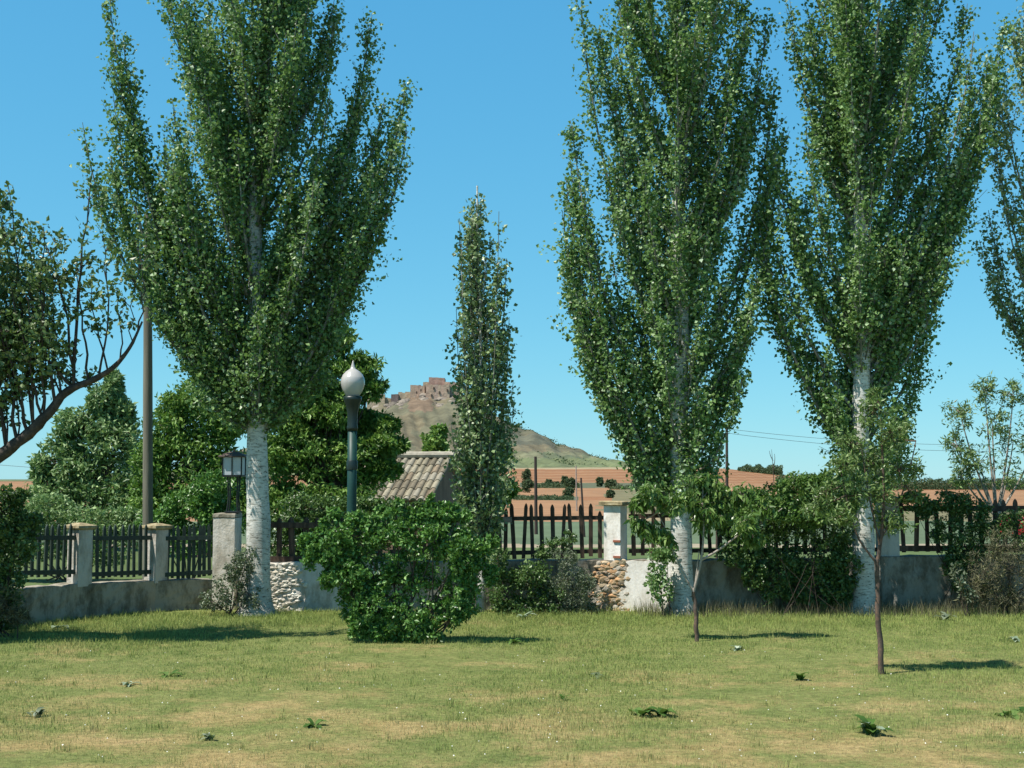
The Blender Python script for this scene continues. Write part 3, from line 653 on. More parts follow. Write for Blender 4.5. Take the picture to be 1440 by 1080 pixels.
def strip(name, label, cat, x0, x1, y0, y1, Yf, n, mat='leaf_far', ls=2.4, rag=2.0):
    mb = MB(); px = RNG.uniform(x0, x1, n)
    top = y0+rag*np.array([vn(a, a*.7, .35, 2) for a in px]); py = top+(y1-top)*RNG.random(n)**.8
    c = np.array([P(a, b, Yf+RNG.uniform(-6, 6)*Yf/300) for a, b in zip(px, py)])
    add_leaves(mb, c, S(ls, Yf), S(ls*.8, Yf)); o = mb.build(name, M[mat], attr='rnd'); tag(o, label, cat, kind='stuff')
strip('hedge_strip', 'grey green scrub strip below the paired trees in the middle fields', 'hedge', 722, 806, 696.5, 703, depth_at(703, 760), 2600, ls=2.0)
strip('hedge_strip', 'thin grey green scrub strip under the small lone trees', 'hedge', 736, 815, 679, 686, depth_at(686, 780), 2200, ls=2.0)
strip('hedge_strip', 'ragged dull scrub in the fields right of the white pillar', 'hedge', 858, 985, 682, 689, depth_at(688, 900), 2600, ls=2.0)
strip('distant_wood', 'dark wood on the skyline beyond the red field between second and third poplar', 'wood', 1038, 1100, 655, 669, 690, 6000, rag=3.5, ls=2.2)
strip('distant_wood', 'dark wood on the low skyline seen right of the third poplar trunk', 'wood', 1235, 1500, 673, 694, 420, 24000, rag=3, ls=2.2)
strip('distant_wood', 'dull olive thicket on the skyline between second and third poplar', 'wood', 1092, 1250, 668, 690, 430, 14000, rag=3, ls=2.2)

# ------------------------------------------------------------------ posts and wires
def pole_obj(name, label, x0, y0, x1, y1, Yp, wpx, mat, cat='pole'):
    a = P(x0, y0, Yp); b = P(x1, y1, Yp); zg = terr_z(Yp, x0)
    root = empty(name, (a[0], Yp, zg), label, cat)
    a2 = np.array([a[0], Yp, zg-.2]); r = S(wpx, Yp)/2
    m = MB(); m.tube(np.array([a2+(b-a2)*t for t in np.linspace(0, 1, 12)]), np.linspace(r*1.12, r*.8, 12), 12, rough=.02); m.build('shaft', M[mat], root, smooth=True)
    return root, b, r
pr, ptop, rr_ = pole_obj('utility_pole', 'tall grey wooden utility pole behind the left fence', 210, 745, 208, 300, 20, 14, 'pole')
pr2, p2top, _ = pole_obj('field_pole', 'slim dark wooden pole standing in the field right of the second poplar', 1022, 700, 1022, 601, 60, 4.4, 'dark_pole')
pole_obj('field_post', 'slim dark post rising behind the pickets left of the white pillar', 754, 725, 753, 642, 40, 4.6, 'dark_pole', 'post')
pole_obj('leaning_post', 'short leaning dark post just left of the white pillar', 822, 722, 817, 672, 38, 3.2, 'dark_pole', 'post')
pole_obj('pale_marker_post', 'thin pale marker post in the orange field', 811, 700, 810, 655, 90, 2.0, 'rail_pale', 'post')
def wire(label, a, b, sag, r):
    n = 26; t = np.linspace(0, 1, n)[:, None]; p = a+(b-a)*t; p[:, 2] -= sag*4*(t*(1-t))[:, 0]
    m = MB(); m.tube(p, r, 4); o = m.build('overhead_wire', M['dark_pole']); tag(o, label, 'wire', 'overhead wires')
wire('upper faint overhead wire running right from the slim dark field pole', P(1022, 603, 60), P(1700, 600, 75), .9, .008)
wire('lower faint overhead wire running right from the slim dark field pole', P(1022, 609, 60), P(1700, 612, 75), .9, .008)
wire('low faint overhead wire crossing the sky gap above the left fields', P(-400, 618, 90), P(560, 690, 90), .3, .012)

# ------------------------------------------------------------------ low walls
def wall_run(name, label, pts, th, z0, ztops, mat, cat='wall', seed=0, cap=True):
    """pts: XY of the front face, left to right; thickness goes behind"""
    root = empty(name, (pts[0][0], pts[0][1], 0), label, cat)
    mb = MB(); n = 0; P2 = []; Z = []
    for i in range(len(pts)-1):
        a, b = np.array(pts[i]), np.array(pts[i+1]); k = max(2, int(np.linalg.norm(b-a)/.12))
        for t in np.arange(k)/k: P2.append(a+(b-a)*t); Z.append(ztops[i]+(ztops[i+1]-ztops[i])*t)
    P2.append(np.array(pts[-1])); Z.append(ztops[-1]); P2 = np.array(P2); Z = np.array(Z)+RNG.normal(size=len(Z))*.006
    d = np.gradient(P2, axis=0); d = unit(d); nb = np.stack([-d[:, 1], d[:, 0]], -1)
    rows = 7; V = []
    for r in range(rows):
        t = r/(rows-1); off = RNG.normal(size=len(P2))*.007
        V.append(np.c_[P2-nb*off[:, None], z0+(Z-z0)*t])
    V.append(np.c_[P2+nb*.02, Z+.006]); V.append(np.c_[P2+nb*(th-.02), Z+.004]); V.append(np.c_[P2+nb*th, Z-.01]); V.append(np.c_[P2+nb*th, 0*Z+z0])
    V = np.array(V); nr, nc = V.shape[:2]; idx = np.arange(nr*nc).reshape(nr, nc)
    q = np.stack([idx[:-1, :-1], idx[:-1, 1:], idx[1:, 1:], idx[1:, :-1]], -1).reshape(-1, 4); mb.add(V.reshape(-1, 3), q=q)
    for j, fl in ((0, 1), (nc-1, -1)):
        ring = V[:, j]; c = ring.mean(0); k = len(ring)
        mb.add(np.vstack([ring, c]), t=[((i, (i+1) % k, k) if fl > 0 else ((i+1) % k, i, k)) for i in range(k)])
    mb.build('masonry', M[mat], root)
    return root
def XY(px, Y): p = P(px, 668, Y); return (p[0], Y)
PL = [(-95, 14.3, .46), (115, 16.2, .43), (222, 17.1, .40), (306, 17.55, .38)]
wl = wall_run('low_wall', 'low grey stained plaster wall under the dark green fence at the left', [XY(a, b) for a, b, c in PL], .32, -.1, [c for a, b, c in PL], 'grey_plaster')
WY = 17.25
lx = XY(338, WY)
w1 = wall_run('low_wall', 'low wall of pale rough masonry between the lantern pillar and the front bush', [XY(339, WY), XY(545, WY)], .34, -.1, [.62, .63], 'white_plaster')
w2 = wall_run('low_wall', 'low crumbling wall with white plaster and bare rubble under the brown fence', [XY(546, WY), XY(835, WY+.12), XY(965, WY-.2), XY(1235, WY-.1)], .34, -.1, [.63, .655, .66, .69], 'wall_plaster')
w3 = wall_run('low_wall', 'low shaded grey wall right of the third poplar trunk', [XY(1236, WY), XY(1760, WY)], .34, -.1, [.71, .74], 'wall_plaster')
# bright plaster skin and exposed rubble on the wall under the white pillar
def front_y(px): return float(np.interp(px, [546, 835, 965, 1235], [WY, WY+.12, WY-.2, WY-.1]))
def rubble(root, name, x0, x1, y0, y1, n, cols, edge=None, s0=.03, s1=.085):
    mb = MB()
    for i in range(n):
        px = random.uniform(x0, x1); py = random.uniform(y0, y1)
        if edge and not edge(px, py): continue
        c = P(px, py, front_y(px)-.012); s = random.uniform(s0, s1); col = random.choice(cols); g = random.uniform(.75, 1.15)
        rock(mb, c+np.array([0, .022, 0]), (s*random.uniform(.8, 1.4), .042, s*random.uniform(.45, .85)), tuple(k*g for k in col))
    return mb.build(name, M['stone'], root, attr='tint')
rubble(w2, 'rubble', 822, 890, 790, 864, 330, [(.42, .30, .18), (.48, .38, .26), (.34, .26, .19), (.50, .30, .16), (.40, .36, .30)], edge=lambda x, y: 836+7*math.sin(y*.2)+9*(random.random()-.3) < x < 882+6*math.sin(y*.25)+4*random.random())
rubble(w1, 'rubble', 372, 436, 792, 862, 260, [(.58, .54, .46), (.64, .60, .52), (.46, .42, .35), (.56, .50, .40)], edge=lambda x, y: x < 418+8*math.sin(y*.3)+10*(random.random()-.5), s0=.03, s1=.06)
mb = MB(); pl = []
for t in np.linspace(0, 1, 26): pl.append((880-10*t+5*math.sin(t*17)+2*math.sin(t*41), 791+(864-791)*t))
for t in np.linspace(0, 1, 20): pl.append((958+3*math.sin(t*9), 864-(864-789)*t))
for t in np.linspace(0, 1, 10): pl.append((955-74*t, 789+1.2*math.sin(t*20)))
V = [P(x, y, front_y(x)-.024) for x, y in pl][::-1]; V2 = [v+np.array([0, .03, 0]) for v in V]; m_ = len(V); ce = np.mean(V, 0); ce2 = ce+np.array([0, .03, 0])
mb.add(V+V2, q=[(i, (i+1) % m_, m_+(i+1) % m_, m_+i) for i in range(m_)]); mb.add(V+[ce], t=[((i+1) % m_, i, m_) for i in range(m_)])
mb.build('plaster_skin', M['bright_plaster'], w2)

# ------------------------------------------------------------------ pillars
def pillar(label, px, Yc, wid, rz, zb, zt, mat, capmat='cap', hinge=False, capw=1.35, capy='pyr'):
    c = P(px, 668, Yc); root = empty('gate_pillar', (c[0], Yc, zb), label, 'pillar', 'masonry pillars of the fence')
    mb = MB(); n = 9
    V = []
    cr, sr = math.cos(rz), math.sin(rz)
    ring0 = [(-1, -1), (0, -1.01), (1, -1), (1.01, 0), (1, 1), (0, 1.01), (-1, 1), (-1.01, 0)]
    for i in range(n):
        z = zb-.02+(zt-zb+.02)*i/(n-1)
        for a, b in ring0:
            x = (a*wid/2)*(1+RNG.normal()*.008); y = b*wid/2*(1+RNG.normal()*.008)
            V.append((c[0]+x*cr-y*sr, Yc+x*sr+y*cr, z))
    idx = np.arange(n*8).reshape(n, 8); q = np.stack([idx[:-1], np.roll(idx[:-1], -1, 1), np.roll(idx[1:], -1, 1), idx[1:]], -1).reshape(-1, 4)
    mb.add(V, q=q); mb.build('shaft', M[mat], root)
    mb = MB(); h = wid*capw/2
    prof = [(wid*.46, 0), (h*.9, .008), (h, .025), (h*.99, .055), (h*.35, .085), (0, .092)] if capy == 'pyr' else [(wid*.46, 0), (h, .01), (h, .05), (h*.9, .062), (0, .066)]
    k = 4; V = []
    for r_, z in prof:
        for a, b in ((-1, -1), (1, -1), (1, 1), (-1, 1)):
            x, y = a*r_*(1+RNG.normal()*.012), b*r_*(1+RNG.normal()*.012); V.append((c[0]+x*cr-y*sr, Yc+x*sr+y*cr, zt+z+RNG.normal()*.002))
    idx = np.arange(len(prof)*4).reshape(-1, 4); q = np.stack([idx[:-1], np.roll(idx[:-1], -1, 1), np.roll(idx[1:], -1, 1), idx[1:]], -1).reshape(-1, 4)
    mb.add(V, q=q); mb.build('cap', M[capmat], root)
    if hinge:
        for z in (zb+.27, zb+.06):
            mb = MB(); o = np.array([wid*.30, -wid/2-.012]); mb.box((c[0]+o[0]*cr-o[1]*sr, Yc+o[0]*sr+o[1]*cr, z), (wid*.42, .02, .028), rz); mb.build('hinge', M['rust'], root)
    return root, c
def zat(y, Y): return P(720, y, Y)[2]
ang = math.radians(57)
pillar('plaster pillar with ochre cap, leftmost of the two on the green fenced wall', 115, 16.32, .215, ang, .42, zat(745, 16.3), 'pillar_grey')
pillar('plaster pillar with ochre cap beside the utility pole foot', 222, 17.22, .215, ang, .39, zat(745, 17.2), 'pillar_grey')
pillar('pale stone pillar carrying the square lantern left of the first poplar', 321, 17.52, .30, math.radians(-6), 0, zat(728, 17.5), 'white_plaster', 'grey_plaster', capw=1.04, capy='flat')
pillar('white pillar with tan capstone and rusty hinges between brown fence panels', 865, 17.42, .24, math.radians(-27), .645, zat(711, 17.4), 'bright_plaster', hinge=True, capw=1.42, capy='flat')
pillar('grey pillar half hidden behind the third poplar trunk', 1246, 17.42, .25, 0, .70, zat(705, 17.4), 'pillar_grey', capw=1.3)

# ------------------------------------------------------------------ picket fence panels
def picket_shape(mb, c, d, wid, th, z0, z1, rad=0):
    """pointed board centred on c (xy), along unit d"""
    n = np.array([-d[1], d[0]]); k = []
    prof = [(-wid/2, z0), (wid/2, z0), (wid/2, z1-.06), (wid*.32, z1-.025), (0, z1), (-wid*.32, z1-.025), (-wid/2, z1-.06)]
    ln = rad*random.uniform(-1, 1); prof = [(a+ln*(z-z0), z) for a, z in prof]
    m = len(prof); V = [(*(c+d*a-n*th/2), z) for a, z in prof]+[(*(c+d*a+n*th/2), z) for a, z in prof]
    mb.add(V, q=[(i, (i+1) % m, m+(i+1) % m, m+i) for i in range(m)])
    ctr0 = (*(c-n*th/2), (z0+z1)/2); ctr1 = (*(c+n*th/2), (z0+z1)/2)
    mb.add(V[:m]+[ctr0], t=[((i+1) % m, i, m) for i in range(m)]); mb.add(V[m:]+[ctr1], t=[(i, (i+1) % m, m) for i in range(m)])
def panel(label, a, b, n, rails, zpk, mat, wid=.05, front=False, wob=.0, missing=(), short={}, railh=.055, pale=None, group='picket fence panels on the low walls'):
    a = np.array(a); b = np.array(b); d = b-a; L = np.linalg.norm(d); d = d/L; nrm = np.array([-d[1], d[0]]); mid = (a+b)/2
    root = empty('fence_panel', (a[0], a[1], zpk[0][0]), label, 'fence', group); rz = math.atan2(d[1], d[0])
    sgn = -1 if front else 1
    for (za, zb_) in rails:
        mb = MB(); V = []
        ho = nrm*(.012*sgn)
        for t, z in ((0, za), (1, zb_)):
            p = a+(b-a)*t
            for u, s_ in ((0, -1), (0, 1), (.035, 1), (.035, -1)):
                q2 = p+nrm*sgn*(.0135+u); V.append((q2[0], q2[1], z+s_*railh/2))
        mb.add(V, q=[(0, 1, 5, 4), (1, 2, 6, 5), (2, 3, 7, 6), (3, 0, 4, 7), (3, 2, 1, 0), (4, 5, 6, 7)])
        mb.build('rail', M[mat], root)
    for i in range(n):
        if i in missing: continue
        t = (i+.5)/n; p = a+(b-a)*t+d*random.uniform(-wob, wob)
        z0 = zpk[0][0]+(zpk[1][0]-zpk[0][0])*t; z1 = zpk[0][1]+(zpk[1][1]-zpk[0][1])*t
        z1 += random.uniform(-wob, wob)*1.2
        if i in short: z1 = z0+(z1-z0)*short[i]
        mb = MB(); picket_shape(mb, p, d, wid*random.uniform(.85, 1.12), .022, z0+random.uniform(-.008, .02), z1, rad=wob*5); mb.build('picket', M[mat], root)
    return root
def along(px0, Y0, px1, Y1, t): a = np.array(XY(px0, Y0)); b = np.array(XY(px1, Y1)); return a+(b-a)*t
off = np.array([.05, .10])
A0 = np.array(XY(-95, 14.42)); A1 = np.array(XY(115, 16.32)); A2 = np.array(XY(222, 17.22)); A3 = np.array(XY(312, 17.5))
def gap(a, b, g0, g1): d = unit(b-a); return a+d*g0, b-d*g1
for (a, b, n, lb) in ((A0, A1, 20, 'dark green picket panel left of the first ochre capped pillar'), (A1, A2, 10, 'dark green picket panel between the two ochre capped pillars'), (A2, A3, 9, 'dark green picket panel between the second ochre capped pillar and lantern pillar')):
    a, b = gap(a, b, .112, .112); Ya, Yb = a[1], b[1]
    panel(lb, a, b, n, [(zat(757, Ya), zat(756, Yb)), (zat(808, Ya), zat(804, Yb))], [(zat(815, Ya), zat(739, Ya)), (zat(811, Yb), zat(737, Yb))], 'fence_green', wid=.042, front=True, wob=.005)
FY = WY+.17
panel('dark picket panel between the first poplar trunk and the front bush', XY(350, FY), XY(545, FY), 11, [(zat(738, FY), zat(739, FY)), (zat(786, FY), zat(786, FY))], [(zat(790, FY), zat(727, FY)), (zat(790, FY), zat(727, FY))], 'fence_brown', wid=.075, front=True, wob=.01, railh=.075)
panel('brown picket panel hidden mostly behind the front bush and young poplar', XY(548, FY), XY(702, FY), 11, [(zat(732, FY), zat(732, FY)), (zat(776, FY), zat(776, FY))], [(zat(785, FY), zat(708, FY)), (zat(785, FY), zat(708, FY))], 'fence_brown', wid=.052, wob=.008)
pn = panel('weathered brown picket panel with uneven pointed tops left of the white pillar', XY(703, FY), XY(851, FY), 11, [(zat(729.5, FY), zat(728, FY)), (zat(778, FY), zat(775, FY))], [(zat(786, FY), zat(708, FY)), (zat(784, FY), zat(708, FY))], 'fence_brown', wid=.052, wob=.012, short={10: .86, 0: .93}, front=False)
mb = MB(); p = P(711, 731, FY-.03); mb.box(p, (.17, .03, .075)); mb.build('splice_board', M['rail_pale'], pn)
panel('brown picket panel right of the white pillar behind the second poplar trunk', XY(884, FY), XY(1232, FY), 26, [(zat(726, FY), zat(720, FY)), (zat(775, FY), zat(773, FY))], [(zat(781, FY), zat(711, FY)), (zat(779, FY), zat(706, FY))], 'fence_brown', wid=.055, wob=.012)
panel('dark picket panel right of the third poplar trunk running out of the picture', XY(1262, FY), XY(1560, FY), 19, [(zat(715, FY), zat(715, FY)), (zat(771, FY), zat(771, FY))], [(zat(778, FY), zat(702, FY)), (zat(777, FY), zat(701, FY))], 'fence_brown', wid=.055, wob=.01, front=True, railh=.075)

# ------------------------------------------------------------------ square lantern
lc = P(329, 668, 17.5); zt = zat(728, 17.5)+.066
root = empty('square_lantern', (lc[0], 17.5, zt), 'square white glass lantern with brown roof on iron legs atop the pale stone pillar', 'lantern')
zb_, zg = zat(668, 17.5), zat(643, 17.5); hw = .135
for a, b in ((-1, -1), (1, -1), (1, 1), (-1, 1)):
    m = MB(); m.tube(np.array([(lc[0]+a*.075, 17.5+b*.075, zt), (lc[0]+a*.055, 17.5+b*.055, zt+.2), (lc[0]+a*.07, 17.5+b*.07, zb_)]), .011, 6); m.build('leg', M['iron'], root)
m = MB(); m.box((lc[0], 17.5, zb_-.012), (.27, .27, .024)); m.box((lc[0], 17.5, zt+.012), (.2, .2, .02)); m.build('base_plate', M['iron'], root)
m = MB(); m.box((lc[0], 17.5, (zb_+zg)/2), (.25, .25, zg-zb_-.004)); m.build('glass_box', M['lantern_glass'], root)
for a, b in ((-1, -1), (1, -1), (1, 1), (-1, 1)): m = MB(); m.box((lc[0]+a*.128, 17.5+b*.128, (zb_+zg)/2), (.016, .016, zg-zb_)); m.build('frame_bar', M['iron'], root)
for a, b in ((0, -1), (0, 1)): m = MB(); m.box((lc[0], 17.5+b*.131, (zb_+zg)/2), (.014, .012, zg-zb_-.002)); m.build('frame_bar', M['iron'], root)
m = MB(); V = []
for r_, z in ((.10, 0), (.18, .0), (.18, .015), (.05, .075), (.012, .08), (.012, .105), (0, .106)):
    for a, b in ((-1, -1), (1, -1), (1, 1), (-1, 1)): V.append((lc[0]+a*r_, 17.5+b*r_, zg+.001+z))
idx = np.arange(28).reshape(7, 4); m.add(V, q=np.stack([idx[:-1], np.roll(idx[:-1], -1, 1), np.roll(idx[1:], -1, 1), idx[1:]], -1).reshape(-1, 4)); m.build('roof', M['lantern_roof'], root)

# ------------------------------------------------------------------ street lamp
LY = 16.2; c = P(495, 668, LY); zc = zat(557, LY)
root = empty('street_lamp', (c[0], LY, 0), 'dark green park lamp post with white acorn globe behind the front bush', 'lamp')
m = MB(); m.lathe([(.0, 0), (.105, 0), (.105, .06), (.09, .10), (.085, .35), (.075, .42), (.066, .5), (.062, 1.2), (.060, 1.6), (.058, zc-.42), (0, zc-.42)], (c[0], LY, 0), 20); m.build('post', M['lamp_green'], root, smooth=True)
m = MB(); m.lathe([(.0, zc-.44), (.066, zc-.44), (.07, zc-.40), (.062, zc-.36), (.065, zc-.22), (.09, zc-.10), (.115, zc-.05), (.118, zc-.01), (.095, zc), (0, zc)], (c[0], LY, 0), 20); m.build('collar', M['lamp_dark'], root, smooth=True)
m = MB(); m.lathe([(.068, zat(655, LY)-.05), (.0705, zat(655, LY)-.03), (.0705, zat(655, LY)+.05), (.062, zat(655, LY)+.07)], (c[0], LY, 0), 20); m.build('band', M['lamp_dark'], root, smooth=True)
m = MB(); hgl = [(r_*.92, z_*.96) for r_, z_ in [(.085, 0), (.11, .03), (.145, .09), (.165, .16), (.166, .20), (.155, .245), (.152, .25), (.135, .285), (.105, .315), (.10, .322), (.065, .345), (.04, .36), (.03, .385), (.016, .43), (.006, .465), (0, .47)]]
m.lathe([(r_, zc+z) for r_, z in hgl], (c[0], LY, 0), 32); m.build('globe', M['globe'], root, smooth=True)

# ------------------------------------------------------------------ tiled hut
A = P(468, 646, 31.4); B_ = P(636, 645.5, 31); D = P(607, 704, 28.9); C_ = A+(D-B_)
root = empty('tiled_hut', ((C_[0]+D[0])/2, (C_[1]+D[1])/2, 0), 'small hut with weathered clay barrel tile roof behind the front bush', 'hut')
down = D-B_; Ld = np.linalg.norm(down); du = down/Ld; ru = unit(B_-A); Lr = np.linalg.norm(B_-A); nn = unit(np.cross(ru, du)); nn = nn if nn[2] > 0 else -nn
mb = MB(); sp = .175; nrow = int(Lr/sp); tl = .44; ntl = int(Ld/tl)+1
for i in range(nrow+1):
    for j in range(ntl):
        o = B_-ru*(i*sp+.06)+du*(j*tl); L = min(tl*1.12, Ld+.05-j*tl); jit = RNG.normal()*.008
        g = random.uniform(.78, 1.15); col = random.choice([(.235, .21, .15), (.27, .245, .18), (.185, .16, .115), (.225, .18, .125), (.30, .275, .215)]); col = tuple(k*g for k in col)
        V = []; ks = np.linspace(0, PI, 8)
        for e_, (ll, rr2, lift) in enumerate(((0, .062, .012), (L, .071, .024))):
            for a in ks: V.append(o+du*ll+ru*(math.cos(a)*rr2+jit)+nn*(math.sin(a)*rr2*.95+lift))
        mb.add(V, q=[(k, k+1, 9+k, 8+k) for k in range(7)], col=col)
        ce = o+du*L; mb.add(V[8:]+[ce+nn*.03], t=[(k, k+1, 8) for k in range(7)], col=tuple(k*.8 for k in col))
        # channel tile
        V = []
        for ll in (0, L):
            for a in (-1, -.4, .4, 1): V.append(o+ru*(-sp/2+a*.06)+du*ll+nn*(.012+abs(a)*.03+(.0 if ll == 0 else .012)))
        mb.add(V, q=[(k, k+1, 5+k, 4+k) for k in range(3)], col=tuple(k*.75 for k in col))
mb.build('roof_tiles', M['tile'], root, attr='tint')
mb = MB(); p = [A+nn*.11, B_+nn*.11+ru*.05]; mb.tube(np.array([p[0]+(p[1]-p[0])*t for t in np.linspace(0, 1, 24)]), .085, 8, rough=.03)
mb2 = MB(); mb2.v, mb2.q, mb2.t, mb2.n = mb.v, mb.q, mb.t, mb.n; mb2.cq = [np.tile((.36, .33, .27), (len(k), 1)) for k in mb.q]; mb2.rq = mb.rq; mb2.ct = [np.tile((.36, .33, .27), (len(k), 1)) for k in mb.t]
mb2.build('ridge_tiles', M['tile'], root, attr='tint')
# walls: gable prism under both slopes
hd = np.array([down[0], down[1], 0]); ins = .12
mb = MB(); a0 = A+ru*.1-nn*.03; b0 = B_-ru*ins-nn*.03
def bot(v): return np.array([v[0], v[1], -.2])
c0 = a0+down*.95; d0 = b0+down*.95; back = np.array([-down[0], -down[1], down[2]])
e0 = b0+back*.95; f0 = a0+back*.95
V = [a0, b0, c0, d0, e0, f0, bot(c0), bot(d0), bot(e0), bot(f0)]
mb.add(V, q=[(6, 7, 3, 2), (8, 9, 5, 4), (2, 3, 1, 0), (0, 1, 4, 5)], t=[(7, 8, 3), (3, 8, 4), (3, 4, 1), (9, 6, 5), (5, 6, 2), (5, 2, 0)])
mb.build('wall', M['hut_wall'], root)
mb = MB(); V = [A+nn*.01, B_+nn*.01, B_+back+np.array([0, 0, .02]), A+back+np.array([0, 0, .02])]; V += [v+np.array([0, 0, .06]) for v in V]
mb.add(V, q=[(0, 1, 2, 3), (4, 7, 6, 5), (0, 4, 5, 1), (2, 6, 7, 3), (1, 5, 6, 2), (0, 3, 7, 4)], col=(.4, .3, .22)); mb.build('rear_roof', M['tile'], root, attr='tint')

# ------------------------------------------------------------------ red car beyond the fence, mostly out of frame
CYR = 33; cx = P(1409, 668, CYR)[0]; zg = terr_z(CYR, 1430)
root = empty('parked_car', (cx+2, CYR, zg), 'red car parked beyond the fence at the far right, only its bonnet in view', 'car')
m = MB(); sil = [(0, .28), (.0, .50), (.08, .60), (.35, .66), (1.05, .80), (1.15, .86), (3.4, .90), (3.9, .86), (4.0, .6), (4.0, .28)]
m.prism([(cx+a, zg+b) for a, b in sil], CYR-.78, CYR+.78); m.build('body', M['car_red'], root)
m = MB(); m.prism([(cx+a, zg+b) for a, b in [(1.2, .86), (1.75, 1.32), (2.0, 1.38), (3.0, 1.36), (3.5, .91)]], CYR-.66, CYR+.66); m.build('window_band', M['car_glass'], root)
m = MB(); m.prism([(cx+a, zg+b) for a, b in [(1.72, 1.325), (2.0, 1.42), (3.0, 1.40), (3.12, 1.34)]], CYR-.64, CYR+.64); m.build('roof', M['car_red'], root)
for ax in (.75, 3.2):
    for sy in (-.76, .6):
        m = MB(); m.tube(np.array([(cx+ax, CYR+sy-.02, zg+.3), (cx+ax, CYR+sy+.16, zg+.3)]), .3, 20); tw = m.build('wheel', M['tyre'], root)
        m = MB(); m.tube(np.array([(cx+ax, CYR+sy-.03, zg+.3), (cx+ax, CYR+sy+.17, zg+.3)]), .18, 14)
        r2 = m.build('rim', M['rim'], tw, origin=(cx+2, CYR, zg)); r2.location = (0, 0, 0)
m = MB(); m.box((cx+.02, CYR-.55, zg+.6), (.06, .32, .12)); m.build('headlight', M['globe'], root)
m = MB(); m.box((cx+.02, CYR+.55, zg+.6), (.06, .32, .12)); m.build('headlight', M['globe'], root)

# ------------------------------------------------------------------ poplars
PY = 16.75
poplar('big broad poplar with pale trunk behind the lantern pillar at the left', PY,
       [(361, 861), (362, 560), (360, 300), (378, 0), (386, -240)],
       [(585, 330, 395), (560, 308, 420), (520, 286, 448), (470, 265, 470), (400, 235, 490), (350, 215, 502), (300, 200, 512), (250, 190, 525), (200, 185, 520), (150, 190, 515), (100, 185, 512), (50, 172, 508), (0, 165, 512), (-90, 200, 480), (-170, 270, 450), (-235, 350, 410)],
       plumes=[(570, 120, 1.9), (562, 165, 1.8), (572, 185, 1.7), (545, 225, 2), (520, 8, 2.4), (530, 250, 2), (128, 182, 1.9), (150, 215, 2.0), (168, 140, 2.1), (160, 240, 2), (165, 2, 2.6), (180, 60, 2.6), (190, 110, 2.6), (540, 140, 2.1), (515, 95, 2.2), (500, 140, 2.2), (525, 190, 2.1), (495, 215, 2.1), (512, 245, 2.0), (505, 300, 2.0), (500, 350, 2.0), (230, 400, 2), (212, 340, 2), (262, 505, 1.5), (245, 450, 1.8), (290, 560, 1.2), (478, 470, 1.6), (490, 400, 1.8), (450, 530, 1.3)],
       nl=122, r0=.175, depth=.65)
poplar('poplar right of centre with a separate tall plume on its left side', PY,
       [(958, 861), (956, 560), (955, 300), (962, 0), (968, -420)],
       [(705, 930, 985), (660, 905, 1000), (600, 878, 1020), (550, 862, 1035), (500, 850, 1045), (450, 845, 1052), (400, 842, 1052), (350, 842, 1050), (300, 840, 1050), (250, 840, 1055), (200, 842, 1065), (150, 838, 1072), (100, 828, 1075), (50, 822, 1072), (0, 815, 1070), (-150, 840, 1050), (-300, 900, 1015), (-410, 950, 975)],
       plumes=[(803, 188, 3.0), (800, 215, 3.0), (795, 255, 2.8), (790, 300, 2.7), (800, 330, 2.7), (797, 370, 2.5), (806, 410, 2.4), (818, 300, 3), (825, 460, 2.2), (1060, 398, 1.8), (1058, 430, 1.7), (1052, 470, 1.7), (815, 5, 3), (1078, 20, 2.8), (1072, 120, 2.6), (1092, 105, 3.0), (1100, 150, 2.9), (1098, 190, 2.7), (840, 500, 2), (862, 570, 1.7), (1040, 530, 1.6), (1010, 610, 1.4), (880, 620, 1.4)],
       nl=112, r0=.155)
poplar('tall poplar at the right with a dark leaning plume on its right side', PY,
       [(1215, 861), (1212, 560), (1209, 300), (1212, 0), (1216, -420)],
       [(690, 1172, 1262), (640, 1150, 1280), (580, 1138, 1295), (530, 1132, 1303), (480, 1125, 1306), (430, 1112, 1308), (380, 1095, 1308), (330, 1085, 1308), (280, 1105, 1308), (240, 1130, 1305), (200, 1145, 1310), (150, 1132, 1345), (100, 1118, 1378), (50, 1115, 1395), (0, 1118, 1400), (-150, 1130, 1370), (-300, 1170, 1290), (-410, 1205, 1225)],
       plumes=[(1372, 182, 2.0), (1362, 205, 2.0), (1350, 240, 1.9), (1340, 270, 1.9), (1345, 215, 2.0), (1325, 300, 1.8), (1330, 340, 1.8), (1318, 330, 1.9), (1408, 35, 2.1), (1400, 70, 2.0), (1385, 110, 2.0), (1360, 130, 2.0), (1080, 215, 2.3), (1125, 195, 2.6), (1068, 265, 2.1), (1062, 300, 2.0), (1070, 340, 1.9), (1095, 240, 2.3), (1105, 290, 2.2), (1090, 380, 1.9), (1108, 5, 2.6), (1312, 430, 1.7), (1308, 480, 1.6), (1130, 480, 1.7)],
       nl=112, r0=.15)
poplar('poplar cut off by the right edge of the picture', PY+.3,
       [(1484, 858), (1484, 400), (1480, 100), (1482, -320)],
       [(520, 1446, 1515), (470, 1434, 1525), (400, 1424, 1540), (300, 1418, 1550), (200, 1424, 1550), (100, 1430, 1545), (0, 1432, 1540), (-150, 1440, 1520), (-310, 1465, 1490)],
       plumes=[(1398, 128, 3.0), (1392, 160, 3), (1410, 140, 3), (1395, 220, 2.6), (1400, 290, 2.4), (1392, 330, 2.4), (1428, 5, 3.2), (1425, 40, 3), (1402, 390, 2.2)], nl=34, r0=.12, dens=.62, mat='leaf_young')
